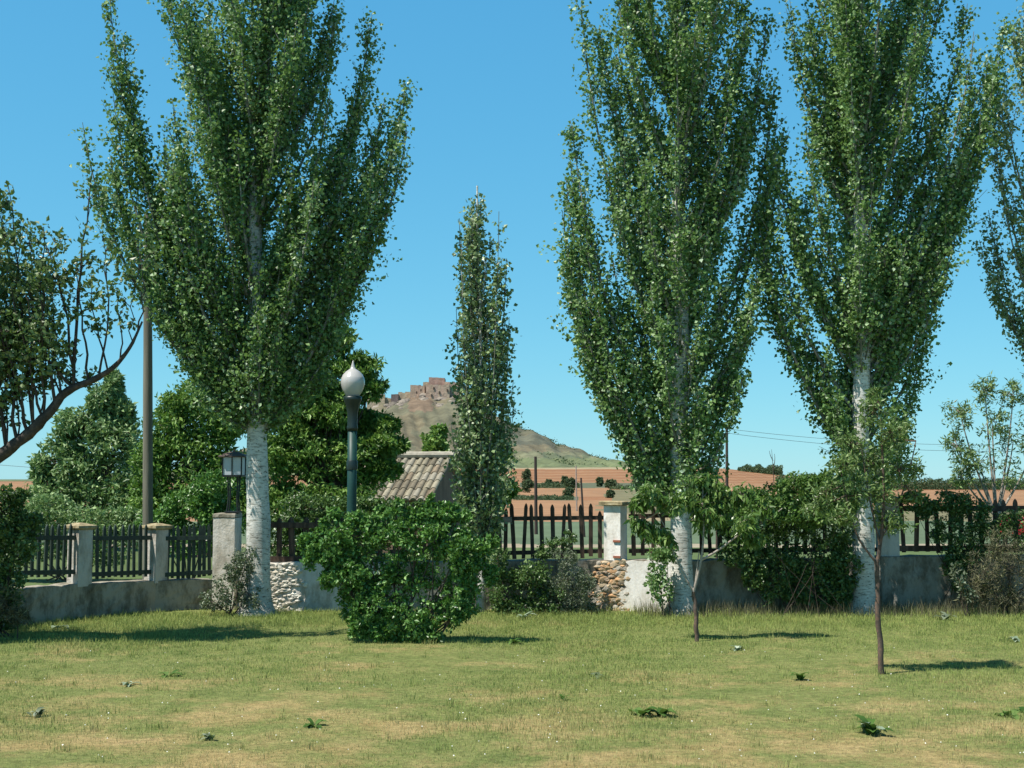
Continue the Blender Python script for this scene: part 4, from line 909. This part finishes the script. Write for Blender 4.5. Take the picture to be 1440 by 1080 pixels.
poplar('slender young silvery poplar in the centre beside the tiled hut', 17.03,
       [(676, 861), (676, 560), (672, 262)],
           [(745, 652, 700), (705, 640, 714), (650, 632, 722), (600, 632, 722), (560, 636, 720), (500, 642, 712), (450, 642, 712), (400, 642, 712), (350, 644, 706), (320, 646, 700), (290, 660, 688), (266, 669, 677)],
       plumes=[(645, 303, 9), (702, 305, 9), (712, 365, 7), (716, 442, 6), (716, 470, 5), (640, 430, 6), (722, 535, 3), (724, 560, 3), (636, 600, 3), (630, 640, 3), (724, 640, 2.6), (650, 345, 8), (706, 400, 7)],
       nl=95, r0=.05, leaf=.052, twd=17, lpt=12, mat='leaf_young', group=None, name='young_poplar', depth=.9, twig_len=(.14, .32))

# ------------------------------------------------------------------ leaning fruit tree at the left
FYT = 13.6
root = empty('fruit_tree', (P(-150, 668, FYT)[0], FYT, 0), 'old fruit tree leaning in from the left edge with dark upright shoots', 'tree')
m = MB()
def pathpx(l, Y=FYT, dy=0): return np.array([P(a[0], a[1], Y)+np.array([0, a[2] if len(a) > 2 else 0, 0]) for a in l])
def smooth(p, n):
    t = np.linspace(0, len(p)-1, n); i = np.arange(len(p)); q = np.stack([np.interp(t, i, p[:, k]) for k in range(3)], 1)
    for _ in range(3): q[1:-1] = (q[:-2]+q[1:-1]*2+q[2:])/4
    return q
trunkp = smooth(np.array([[P(-150, 668, FYT)[0], FYT, -.05], P(-140, 830, FYT), P(-110, 740, FYT), P(-60, 690, FYT)]), 14)
m.tube(trunkp, np.linspace(.17, .12, 14), 12, rough=.05)
main = smooth(pathpx([(-60, 690), (0, 640), (38, 612), (72, 578), (92, 549), (128, 536), (160, 518), (184, 488), (200, 452)]), 40)
m.tube(main, np.linspace(.078, .010, 40), 9, rough=.08)
l2 = smooth(pathpx([(-95, 720), (-60, 600, .3), (-20, 520, .5), (20, 440, .5)]), 20); m.tube(l2, np.linspace(.09, .02, 20), 8, rough=.05)
l3 = smooth(pathpx([(-110, 740), (-190, 620, -.3), (-260, 520, -.5)]), 20); m.tube(l3, np.linspace(.09, .02, 20), 8, rough=.05)
cr = MB(); cs = []; bs = []
def shoot(p0, tip, r, leafy=.35, nn=10, dens=1.0, tuft=True):
    mid = (p0+tip)/2+np.array([RNG.normal()*.14, RNG.normal()*.08, 0]); path = bez(p0, mid, tip, nn)
    path[1:-1] += RNG.normal(size=(nn-2, 3))*.012; m.tube(path, np.linspace(r, r*.25, nn), 5, cap=False)
    L = np.linalg.norm(tip-p0)
    for k in range(int(L*9*dens)+1):
        t = leafy+(1-leafy)*RNG.random(); q = path[int(t*(nn-1))]
        d = unit(RNG.normal(size=3)*np.array([1, 1, .4])+np.array([0, 0, .9])); e_ = q+d*RNG.uniform(.06, .22)
        m.tube(np.array([q, (q+e_)/2, e_]), [.006, .004, .003], 3, cap=False)
        cs.append(e_+RNG.normal(size=(RNG.integers(9, 19), 3))*.042)
    cs.append(tip+RNG.normal(size=(10, 3))*.035)
top = lambda x: np.interp(x, [-200, -40, 0, 40, 75, 95, 120, 165, 200], [300, 235, 240, 248, 262, 285, 315, 325, 345])
for px0, tx_, ty, r in ((100, 125, 245, .022), (103, 60, 330, .02), (135, 150, 335, .014), (168, 165, 400, .010), (192, 190, 340, .010), (150, 130, 385, .012), (185, 205, 330, .007), (120, 112, 370, .016)):
    i = np.argmin(abs(main[:, 0]-P(px0, 600, FYT)[0])); shoot(main[i], P(tx_, ty, FYT)+np.array([0, RNG.uniform(-.2, .2), 0]), r, leafy=.35, dens=.6)
for k in range(30):
    px0 = random.uniform(-60, 112); i = np.argmin(abs(main[:, 0]-P(px0, 600, FYT)[0])); tx_ = px0+random.uniform(-45, 18)
    ty = top(tx_)+random.random()**1.1*240; shoot(main[i], P(tx_, ty, FYT)+np.array([0, RNG.uniform(-.5, .5), 0]), random.uniform(.008, .022), leafy=.22, dens=1.0)
for pth in (l2, l3):
    for k in range(24):
        p0 = pth[random.randint(5, 19)]; px0 = CX+p0[0]/p0[1]*F; tx_ = px0+random.uniform(-45, 55)
        shoot(p0, P(tx_, top(tx_)+random.random()*240, FYT)+np.array([0, RNG.uniform(-.7, .7), 0]), .016, leafy=.2, dens=1.0)
m.build('trunk', M['limb'], root, smooth=True)
c = np.concatenate(cs); add_leaves(cr, c, .068, .045); cr.build('crown', M['leaf_fruit'], root, attr='rnd')

# ------------------------------------------------------------------ trees behind the fence
clump_plant('background_tree', 'pale feathery tree behind the green fence left of the utility pole', 'tree', 30,
            [(150, 565, 30, 30), (110, 605, 42, 34), (165, 620, 45, 42), (90, 650, 42, 36), (140, 670, 60, 42), (80, 700, 45, 38), (185, 690, 45, 42), (160, 538, 12, 18), (120, 730, 80, 34), (175, 580, 18, 26, 0, .6), (60, 660, 16, 22, 0, .6)],
            base=(140, None), leaf=(.14, .06), n=2600, sub=42, subr=.32, mat='leaf_pale', r0=.13)
clump_plant('background_tree', 'rounded mid green tree between the utility pole and the first poplar', 'tree', 28,
            [(270, 562, 48, 30), (240, 600, 42, 40), (300, 600, 44, 42), (335, 580, 34, 42), (260, 650, 58, 40), (325, 660, 44, 44), (215, 645, 32, 38), (285, 700, 66, 36), (345, 710, 40, 40), (210, 700, 34, 36)],
            base=(285, None), leaf=(.12, .055), n=2600, sub=42, subr=.34, mat='leaf_back', r0=.14)
clump_plant('background_shrub', 'bright green low shrub directly behind the green pickets', 'shrub', 21,
            [(255, 715, 42, 26), (300, 690, 38, 30), (225, 735, 35, 22), (310, 730, 38, 28), (270, 760, 60, 28)], base=(270, None), leaf=(.07, .045), n=2000, sub=34, mat='leaf_bush', r0=.015, stems=.1)
clump_plant('background_shrub', 'dull green shrub behind the first ochre capped pillar', 'shrub', 22,
            [(60, 720, 48, 28), (130, 735, 54, 26), (185, 735, 36, 28), (10, 730, 48, 28), (60, 765, 60, 26), (150, 770, 60, 26), (-30, 760, 50, 30)], base=(90, None), leaf=(.075, .04), n=2000, sub=36, mat='leaf_pale', r0=.015, stems=.15)
clump_plant('background_tree', 'large layered dark green tree behind the first poplar and lamp', 'tree', 24,
            [(470, 478, 34, 26), (500, 515, 44, 22), (440, 530, 50, 32), (405, 580, 50, 42), (470, 575, 56, 34), (518, 592, 34, 22, .4), (540, 625, 36, 20), (505, 640, 56, 30), (430, 645, 64, 38), (395, 700, 44, 40), (480, 690, 70, 30), (548, 598, 16, 12), (560, 627, 16, 8), (540, 660, 28, 18), (385, 630, 34, 44), (520, 548, 30, 18, 0, .8), (440, 480, 34, 26), (480, 610, 60, 34, .5), (430, 600, 50, 40, .5), (450, 560, 50, 34, .5)],
            base=(450, None), leaf=(.11, .045), n=3000, sub=50, subr=.33, mat='leaf_back', r0=.09, flat=.6, fill=.1)
clump_plant('background_shrub', 'dark bush behind the pickets between the first poplar and front bush', 'shrub', 20.5,
            [(400, 740, 40, 30), (450, 750, 50, 30), (400, 780, 50, 24), (500, 765, 50, 30)], base=(440, None), leaf=(.06, .04), n=1700, sub=32, mat='leaf_dark', r0=.012, stems=.2)
clump_plant('background_shrub', 'dark bush in front of the hut eave behind the lamp post', 'shrub', 20,
            [(440, 715, 55, 26), (520, 712, 45, 20), (580, 718, 38, 16), (480, 735, 70, 20)], base=(500, None), leaf=(.06, .04), n=2000, sub=34, mat='leaf_dark', r0=.012, stems=.2)
clump_plant('background_tree', 'small yellow green tree above the hut roof left of the young poplar', 'tree', 34,
            [(612, 620, 18, 18), (622, 635, 18, 16), (606, 634, 12, 12), (618, 606, 10, 8)], base=(616, None), leaf=(.13, .08), n=700, sub=26, mat='leaf_back', r0=.09)
clump_plant('background_tree', 'green tree half hidden behind the lower right of the young poplar', 'tree', 26,
            [(702, 640, 20, 24), (706, 680, 20, 26), (690, 610, 20, 24), (695, 710, 26, 20), (718, 688, 12, 14)], base=(700, None), leaf=(.09, .06), n=1000, sub=30, mat='leaf_back', r0=.08)
clump_plant('background_tree', 'airy pale tree with thin stems behind the fence at the right edge', 'tree', 21,
            [(1385, 548, 24, 22, 0, .8), (1350, 580, 26, 28, 0, .8), (1395, 590, 30, 28, 0, .7), (1345, 625, 22, 28, 0, .8), (1378, 650, 30, 34, 0, .8), (1425, 555, 22, 26, 0, .7), (1425, 620, 26, 32, 0, .5), (1350, 665, 20, 22, 0, .8), (1415, 670, 34, 26, 0, .6), (1465, 600, 34, 55, 0, .7)],
            base=(1400, None), leaf=(.085, .024), n=620, sub=30, subr=.30, mat='leaf_willow', bark='pale_twig', r0=.05)

# ------------------------------------------------------------------ saplings on the lawn
def sapling(name, label, Y, trunkl, limbs, clumps, leaf, n, sub, mat, bark='sap_bark', bias=(0, 0, -.2), jitter=1, subr=.3, brm='pale_twig'):
    b = pathpx(trunkl, Y); b[0][2] = -.03; root = empty(name, (b[0][0], Y, 0), label, 'tree')
    m = MB(); p = smooth(b, 16); p[1:-1] += RNG.normal(size=(14, 3))*np.array([.004, .004, 0]); m.tube(p, np.linspace(.027, .019, 16), 9, rough=.12); m.build('trunk', M[bark], root, smooth=True)
    m = MB()
    ends = []
    for l, r_, *_ in limbs:
        q = smooth(pathpx(l, Y), 14); m.tube(q, np.linspace(r_, r_*.35, 14), 6, rough=.05); ends.append(q)
    allp = np.concatenate(ends); C = MB()
    for cl in clumps:
        c = P(cl[0], cl[1], Y)+np.array([0, RNG.uniform(-.15, .15), 0]); R = np.array([S(cl[2], Y), S((cl[2]+cl[3])/2, Y), S(cl[3], Y)])
        st = allp[np.argmin(np.linalg.norm(allp-c, axis=1)+RNG.random(len(allp))*.1)]
        m.tube(bez(st, (st+c)/2-np.array([0, 0, .02]), c, 5), np.linspace(.008, .004, 5), 4, cap=False)
        k = int(sub*(cl[4] if len(cl) > 4 else 1)); d = unit(RNG.normal(size=(k, 3))); sc = c+d*R*(.25+.7*RNG.random((k, 1)))
        for s_ in sc: m.tube(np.array([c, (c+s_)/2+RNG.normal(size=3)*.01, s_]), [.004, .003, .002], 3, cap=False)
        mm = n//sub; g = RNG.normal(size=(k, mm, 3)); pos = sc[:, None]+g*R*subr*.55
        add_leaves(C, pos.reshape(-1, 3), leaf[0], leaf[1], bias=bias, jitter=jitter)
    m.build('branch', M[brm], root, smooth=True); C.build('crown', M[mat], root, attr='rnd'); return root
sapling('young_tree', 'young forked tree with big drooping leaves in front of the second poplar', 14.05, [(981, 898), (978, 860), (975, 832)],
        [([(975, 832), (960, 805), (948, 780)], .014), ([(975, 832), (984, 800), (989, 768), (990, 730), (988, 700)], .018), ([(977, 830), (980, 800), (983, 775)], .012), ([(985, 788), (1010, 775), (1030, 758), (1050, 745), (1075, 735), (1100, 715)], .014), ([(948, 780), (935, 740), (915, 705)], .010)],
        [(915, 692, 22, 18), (940, 705, 20, 16), (900, 705, 14, 12), (915, 745, 22, 18), (935, 755, 14, 14, .7), (975, 700, 20, 20), (1000, 685, 22, 16), (1020, 700, 24, 18), (1045, 695, 22, 16), (1010, 725, 24, 18), (1040, 735, 24, 18), (1070, 715, 24, 18), (895, 735, 12, 12, .6), (990, 672, 16, 10), (1060, 755, 20, 12), (990, 720, 16, 26)],
        (.09, .034), 300, 24, 'leaf_drop', bias=(0, 0, -1.3), jitter=.75)
sapling('young_tree', 'thin young tree with narrow pale leaves standing alone in front of the third poplar', 11.75, [(1240, 944), (1236, 890), (1234, 840), (1233, 790)],
        [([(1233, 792), (1215, 770), (1203, 752), (1190, 700), (1180, 650)], .012), ([(1233, 794), (1240, 755), (1244, 700), (1240, 620), (1238, 570)], .019), ([(1240, 755), (1262, 715), (1280, 660), (1288, 620)], .011), ([(1238, 770), (1222, 700), (1210, 620)], .010)],
        [(1228, 578, 26, 24), (1245, 610, 30, 26), (1200, 625, 26, 26), (1180, 655, 28, 24), (1225, 650, 30, 26), (1270, 615, 24, 30, .7), (1262, 660, 26, 26, .8), (1165, 690, 28, 20, .9), (1200, 695, 30, 26), (1240, 700, 30, 26), (1255, 735, 30, 20), (1288, 660, 16, 22, .5), (1180, 725, 26, 18), (1290, 700, 14, 12, .4), (1232, 552, 12, 12, .5), (1150, 715, 18, 14, .7)],
        (.060, .018), 430, 24, 'leaf_willow', brm='sap_bark')

# ------------------------------------------------------------------ shrubs along the wall and the front bush
front = [(468, 768, 38, 34), (440, 775, 20, 26, 0, .8), (510, 752, 45, 32), (560, 758, 48, 38), (608, 752, 42, 38), (648, 770, 36, 38), (672, 785, 22, 30, 0, .7), (500, 800, 38, 36), (550, 815, 46, 42, .15), (605, 820, 44, 42, .15, .6), (650, 822, 30, 36, 0, .8), (522, 850, 34, 36), (565, 872, 40, 30), (620, 868, 36, 28, 0, .7), (508, 880, 22, 18), (650, 856, 22, 24, 0, .8), (495, 838, 26, 38, .2), (470, 808, 24, 26, 0, .7), (626, 722, 24, 16, 0, .8), (505, 728, 20, 12, 0, .7), (540, 888, 30, 14), (595, 895, 34, 12), (540, 720, 16, 10, 0, .5), (585, 722, 16, 10, 0, .5), (428, 760, 10, 10, 0, .4), (470, 724, 12, 10, 0, .3), (560, 712, 10, 12, 0, .3), (655, 728, 10, 12, 0, .3), (692, 760, 10, 10, 0, .3), (606, 708, 8, 12, 0, .25), (455, 740, 8, 10, 0, .25), (690, 810, 10, 16, 0, .4)]
clump_plant('leafy_bush', 'large rounded bright green leafy bush standing on the lawn', 'bush', 13.9, front, base=(575, None), leaf=(.050, .031), n=1700, sub=44, subr=.24, mat='leaf_bush', r0=.014, stems=.22, depth=.8, fill=.2)
clump_plant('wall_shrub', 'grey green shrub around the foot of the first poplar', 'shrub', 16.55,
            [(320, 830, 26, 30), (345, 790, 20, 26), (300, 845, 22, 18), (350, 835, 22, 26), (330, 800, 20, 20, 0, .7)], base=(330, None), leaf=(.035, .022), n=900, sub=26, mat='leaf_grey', r0=.012, stems=.12)
clump_plant('wall_shrub', 'dark tangled shrub at the left edge in front of the green fence', 'shrub', 14.3,
            [(0, 720, 34, 40), (20, 760, 32, 38), (-20, 790, 50, 50), (10, 830, 28, 36), (-10, 870, 34, 26), (35, 735, 26, 26, 0, .7), (-50, 740, 50, 50), (25, 700, 16, 16, 0, .5)], base=(-10, None), leaf=(.05, .034), n=1300, sub=32, mat='leaf_dark', r0=.02, stems=.2)
clump_plant('wall_shrub', 'brown dry twiggy shrub low at the left edge under the dark tangle', 'shrub', 14.1,
            [(8, 850, 26, 28), (25, 868, 20, 14), (-20, 860, 30, 24)], base=(5, None), leaf=(.06, .010), n=700, sub=24, mat='leaf_brown', r0=.01, stems=.15, bias=(0, 0, .6))
clump_plant('wall_shrub', 'dark leafy shrub between the front bush and the grey bush', 'shrub', 16.7,
            [(710, 830, 34, 34), (745, 810, 30, 26), (725, 855, 34, 16), (700, 790, 18, 30, 0, .7), (770, 840, 30, 24)], base=(730, None), leaf=(.045, .028), n=1200, sub=30, mat='leaf_dark', r0=.014, stems=.15)
clump_plant('wall_shrub', 'grey green feathery bush against the wall left of the rubble', 'shrub', 16.75,
            [(800, 815, 34, 24), (825, 830, 24, 28), (790, 845, 34, 22), (820, 855, 26, 14), (760, 825, 28, 22), (795, 785, 20, 18, 0, .6)], base=(800, None), leaf=(.034, .016), n=1300, sub=30, mat='leaf_grey', r0=.012, stems=.18)
clump_plant('wall_shrub', 'small green climber over the brown pickets left of the white pillar', 'shrub', 17.0,
            [(780, 768, 22, 14), (800, 758, 14, 12, 0, .7), (762, 778, 14, 10)], base=(785, None), leaf=(.036, .024), n=500, sub=22, mat='leaf_dark', r0=.008, stems=.1)
clump_plant('poplar_suckers', 'leafy suckers sprouting at the left foot of the second poplar', 'shrub', 16.5,
            [(925, 790, 18, 26), (930, 830, 18, 26), (938, 775, 14, 20), (918, 815, 12, 18, 0, .6)], base=(938, None), leaf=(.05, .04), n=360, sub=22, mat='leaf_poplar', r0=.010, stems=.08)
hedge = [(1040, 735, 36, 32), (1015, 708, 28, 20), (1190, 800, 22, 50), (1030, 775, 24, 24, 0, .7), (1090, 700, 34, 26), (1130, 695, 40, 28), (1170, 705, 36, 30), (1060, 715, 26, 24), (1110, 735, 46, 30), (1160, 745, 40, 32), (1075, 765, 36, 30), (1130, 785, 46, 36), (1175, 790, 24, 36), (1090, 815, 40, 36), (1140, 830, 46, 30), (1060, 800, 20, 30, 0, .6), (1180, 835, 18, 24)]
clump_plant('hedge_shrub', 'big dark spreading shrub covering the wall between second and third poplar', 'shrub', 16.7, hedge, base=(1120, None), leaf=(.05, .034), n=1400, sub=34, subr=.25, mat='leaf_dark', r0=.006, stems=.3, depth=.6)  # dark leaf colour also carries the shade of the lower growth
clump_plant('hedge_shrub', 'leafy top growth in a sunlit paler colour on the shrub between second and third poplar', 'shrub', 16.3,
            [(1080, 700, 36, 20), (1130, 685, 40, 22), (1170, 680, 30, 22), (1110, 720, 44, 20), (1190, 710, 20, 24), (1050, 725, 30, 16), (1150, 725, 36, 22)], base=(1130, None), leaf=(.055, .03), n=1500, sub=36, mat='leaf_drop', r0=.004, stems=.3, depth=.6)  # paler leaves put the brightly lit top of the shrub into colour
clump_plant('hedge_shrub', 'overgrown climber on the dark pickets right of the third poplar', 'shrub', 17.1,
            [(1300, 715, 24, 16), (1340, 705, 34, 20), (1365, 725, 34, 26), (1330, 745, 26, 22, 0, .6), (1395, 740, 34, 30), (1360, 768, 34, 30), (1430, 745, 34, 30), (1345, 800, 22, 34, 0, .7), (1280, 700, 16, 10, 0, .6)], base=(1350, None), leaf=(.045, .026), n=1500, sub=32, mat='leaf_dark', r0=.009, stems=.2, depth=.5)
clump_plant('hedge_shrub', 'brown twiggy shrub with bare stems low at the right edge', 'shrub', 16.6,
            [(1385, 800, 26, 34), (1420, 800, 30, 36), (1400, 835, 34, 20), (1455, 800, 34, 50), (1410, 770, 28, 28), (1370, 830, 24, 26), (1440, 840, 40, 20)], base=(1410, None), leaf=(.07, .010), n=900, sub=34, mat='leaf_brown', r0=.014, stems=.16, bias=(0, 0, .8))
clump_plant('hedge_shrub', 'small green sprig in front of the brown twiggy shrub', 'shrub', 16.4,
            [(1350, 815, 12, 16), (1362, 835, 14, 12), (1345, 800, 8, 10)], base=(1355, None), leaf=(.05, .03), n=140, sub=14, mat='leaf_grey', r0=.008, stems=.05)
# bare twigs behind the fence
def bare(label, lines, Yb, w):
    b = pathpx(lines[0][:1], Yb)[0]; zg = terr_z(Yb, lines[0][0][0]); root = empty('bare_sapling', (b[0], Yb, zg), label, 'tree')
    m = MB()
    for i, l in enumerate(lines):
        p = pathpx(l, Yb)
        if i == 0: p[0][2] = zg-.1
        m.tube(smooth(p, 10), np.linspace(S(w, Yb)/2*(1 if i == 0 else .7), S(w, Yb)*.12, 10), 5)
    m.build('stem', M['twig'], root, smooth=True)
bare('bare forked dead sapling just left of the slim dark field pole', [[(1007, 720), (1008, 670), (1010, 650)], [(1010, 655), (1013, 625), (1018, 595)], [(1010, 655), (1005, 630), (1004, 600)], [(998, 700), (997, 665), (996, 640)]], 22, 4.2)
bare('thin dry stalk against the sky left of the third poplar', [[(1092, 720), (1088, 665), (1085, 632)], [(1088, 660), (1090, 645), (1089, 638)], [(1087, 648), (1083, 640), (1082, 634)]], 22, 1.8)

# ------------------------------------------------------------------ weeds on the lawn
def bigleaf(mb, base, az, tilt, L, W, rnd):
    n = 6; t = np.linspace(0, 1, n); wprof = np.array([.12, .75, 1, .95, .6, .05]); V = []
    d = np.array([math.cos(az), math.sin(az), 0]); sd = np.array([-math.sin(az), math.cos(az), 0])
    p = np.array(base, float); pts = []; a = tilt
    for i in range(n):
        pts.append(p.copy()); p = p+(d*math.cos(a)+np.array([0, 0, math.sin(a)]))*L/(n-1); a -= .32
    for i in range(n):
        ww = W/2*wprof[i]*(1+.12*math.sin(i*2.3))
        V += [pts[i]-sd*ww+np.array([0, 0, .25*ww]), pts[i], pts[i]+sd*ww+np.array([0, 0, .25*ww])]
    q = [(3*i+k, 3*i+k+1, 3*i+k+4, 3*i+k+3) for i in range(n-1) for k in (0, 1)]
    mb.add(V, q=q, rnd=np.full(len(q), rnd))
def weed(label, px, py, n, L, W, mat='leaf_weed', tilt=(.5, 1.2), name='broadleaf_weed', group='broad leaved weeds on the lawn'):
    b = G(px, py); mb = MB(); tmp = []
    for i in range(n): bigleaf(mb, b+np.array([RNG.normal()*.015, RNG.normal()*.015, 0]), random.uniform(0, 2*PI), random.uniform(*tilt), L*random.uniform(.6, 1.1), W*random.uniform(.7, 1.1), random.random())
    o = mb.build(name, M[mat], smooth=True, origin=b, attr='rnd'); tag(o, label, 'weed', group); return o
weed('round leaved dark weed in the right foreground, left of its close twin', 902, 1006, 7, .15, .11)
weed('round leaved dark weed in the right foreground, right of its close twin', 928, 1006, 6, .14, .09)
weed('large silvery and green upright weed in the lawn below the lone young tree', 1228, 1034, 9, .19, .08, 'leaf_weed', (.7, 1.4))
weed('pale silvery leaves at the foot of the large weed below the lone young tree', 1222, 1032, 6, .17, .07, 'leaf_silver', (.7, 1.4))
weed('small dark weed clump near the right edge of the lawn', 1418, 1009, 6, .11, .07)
weed('tiny dark weed touching the right edge of the lawn', 1438, 1004, 5, .10, .06)
weed('small upright weed between the two young trees', 1128, 957, 6, .15, .07, 'leaf_weed', (.8, 1.4))
weed('dull weed rosette on the lawn right of the front bush', 838, 952, 7, .13, .045, 'leaf_grey')
weed('green weed rosette beside the first dull rosette in the lawn centre', 790, 982, 5, .08, .03)
weed('grey weed tuft near the left edge of the foreground', 48, 1008, 8, .13, .04, 'leaf_grey', (.6, 1.3))
weed('dark low weed in the middle distance of the left lawn', 236, 952, 7, .15, .06)
weed('pale weed left of the dark low weed', 180, 964, 6, .12, .04, 'leaf_silver')
weed('small bluish weed in the lower left foreground', 294, 1040, 6, .09, .035, 'leaf_grey', (.6, 1.3))
weed('small green weed in the lower left of centre', 442, 1022, 7, .12, .05)
weed('silvery plant at the foot of the wall below the dark leafy shrub', 735, 872, 9, .2, .06, 'leaf_silver', (.8, 1.4))
weed('pale cabbage like weed near the wall by the left shadow', 85, 884, 8, .14, .08, 'leaf_silver', (.2, .9))
weed('grey leaved weed in tall grass right of the third poplar foot', 1330, 872, 8, .18, .08, 'leaf_grey', (.7, 1.3))
weed('pale weed far right near the brown twiggy shrub', 1432, 902, 8, .13, .05, 'leaf_silver', (.4, 1.1))
weed('pale low weed left of the small forked tree shadow', 1034, 915, 7, .11, .045, 'leaf_silver', (.3, 1.1))
weed('dark low weed right of the front bush foot', 724, 905, 9, .15, .07)
# clover / daisy heads
mb = MB()
for i in range(170):
    py = 905+170*random.random()**.8; px = random.uniform(-20, 1460)
    b = G(px, py); b[2] = random.uniform(.03, .06); k = 6; r_ = random.uniform(.003, .0065)
    V = [b+np.array([math.cos(a)*r_, math.sin(a)*r_, random.uniform(-.002, .003)]) for a in np.arange(k)*2*PI/k]+[b+np.array([0, 0, .006])]
    mb.add(V, t=[(j, (j+1) % k, k) for j in range(k)])
tag(mb.build('clover_flowers', M['flower']), 'tiny white clover and daisy heads dotted through the lawn', 'flowers', kind='stuff')

for o in bpy.data.objects:
    if '_org' in o: del o['_org']
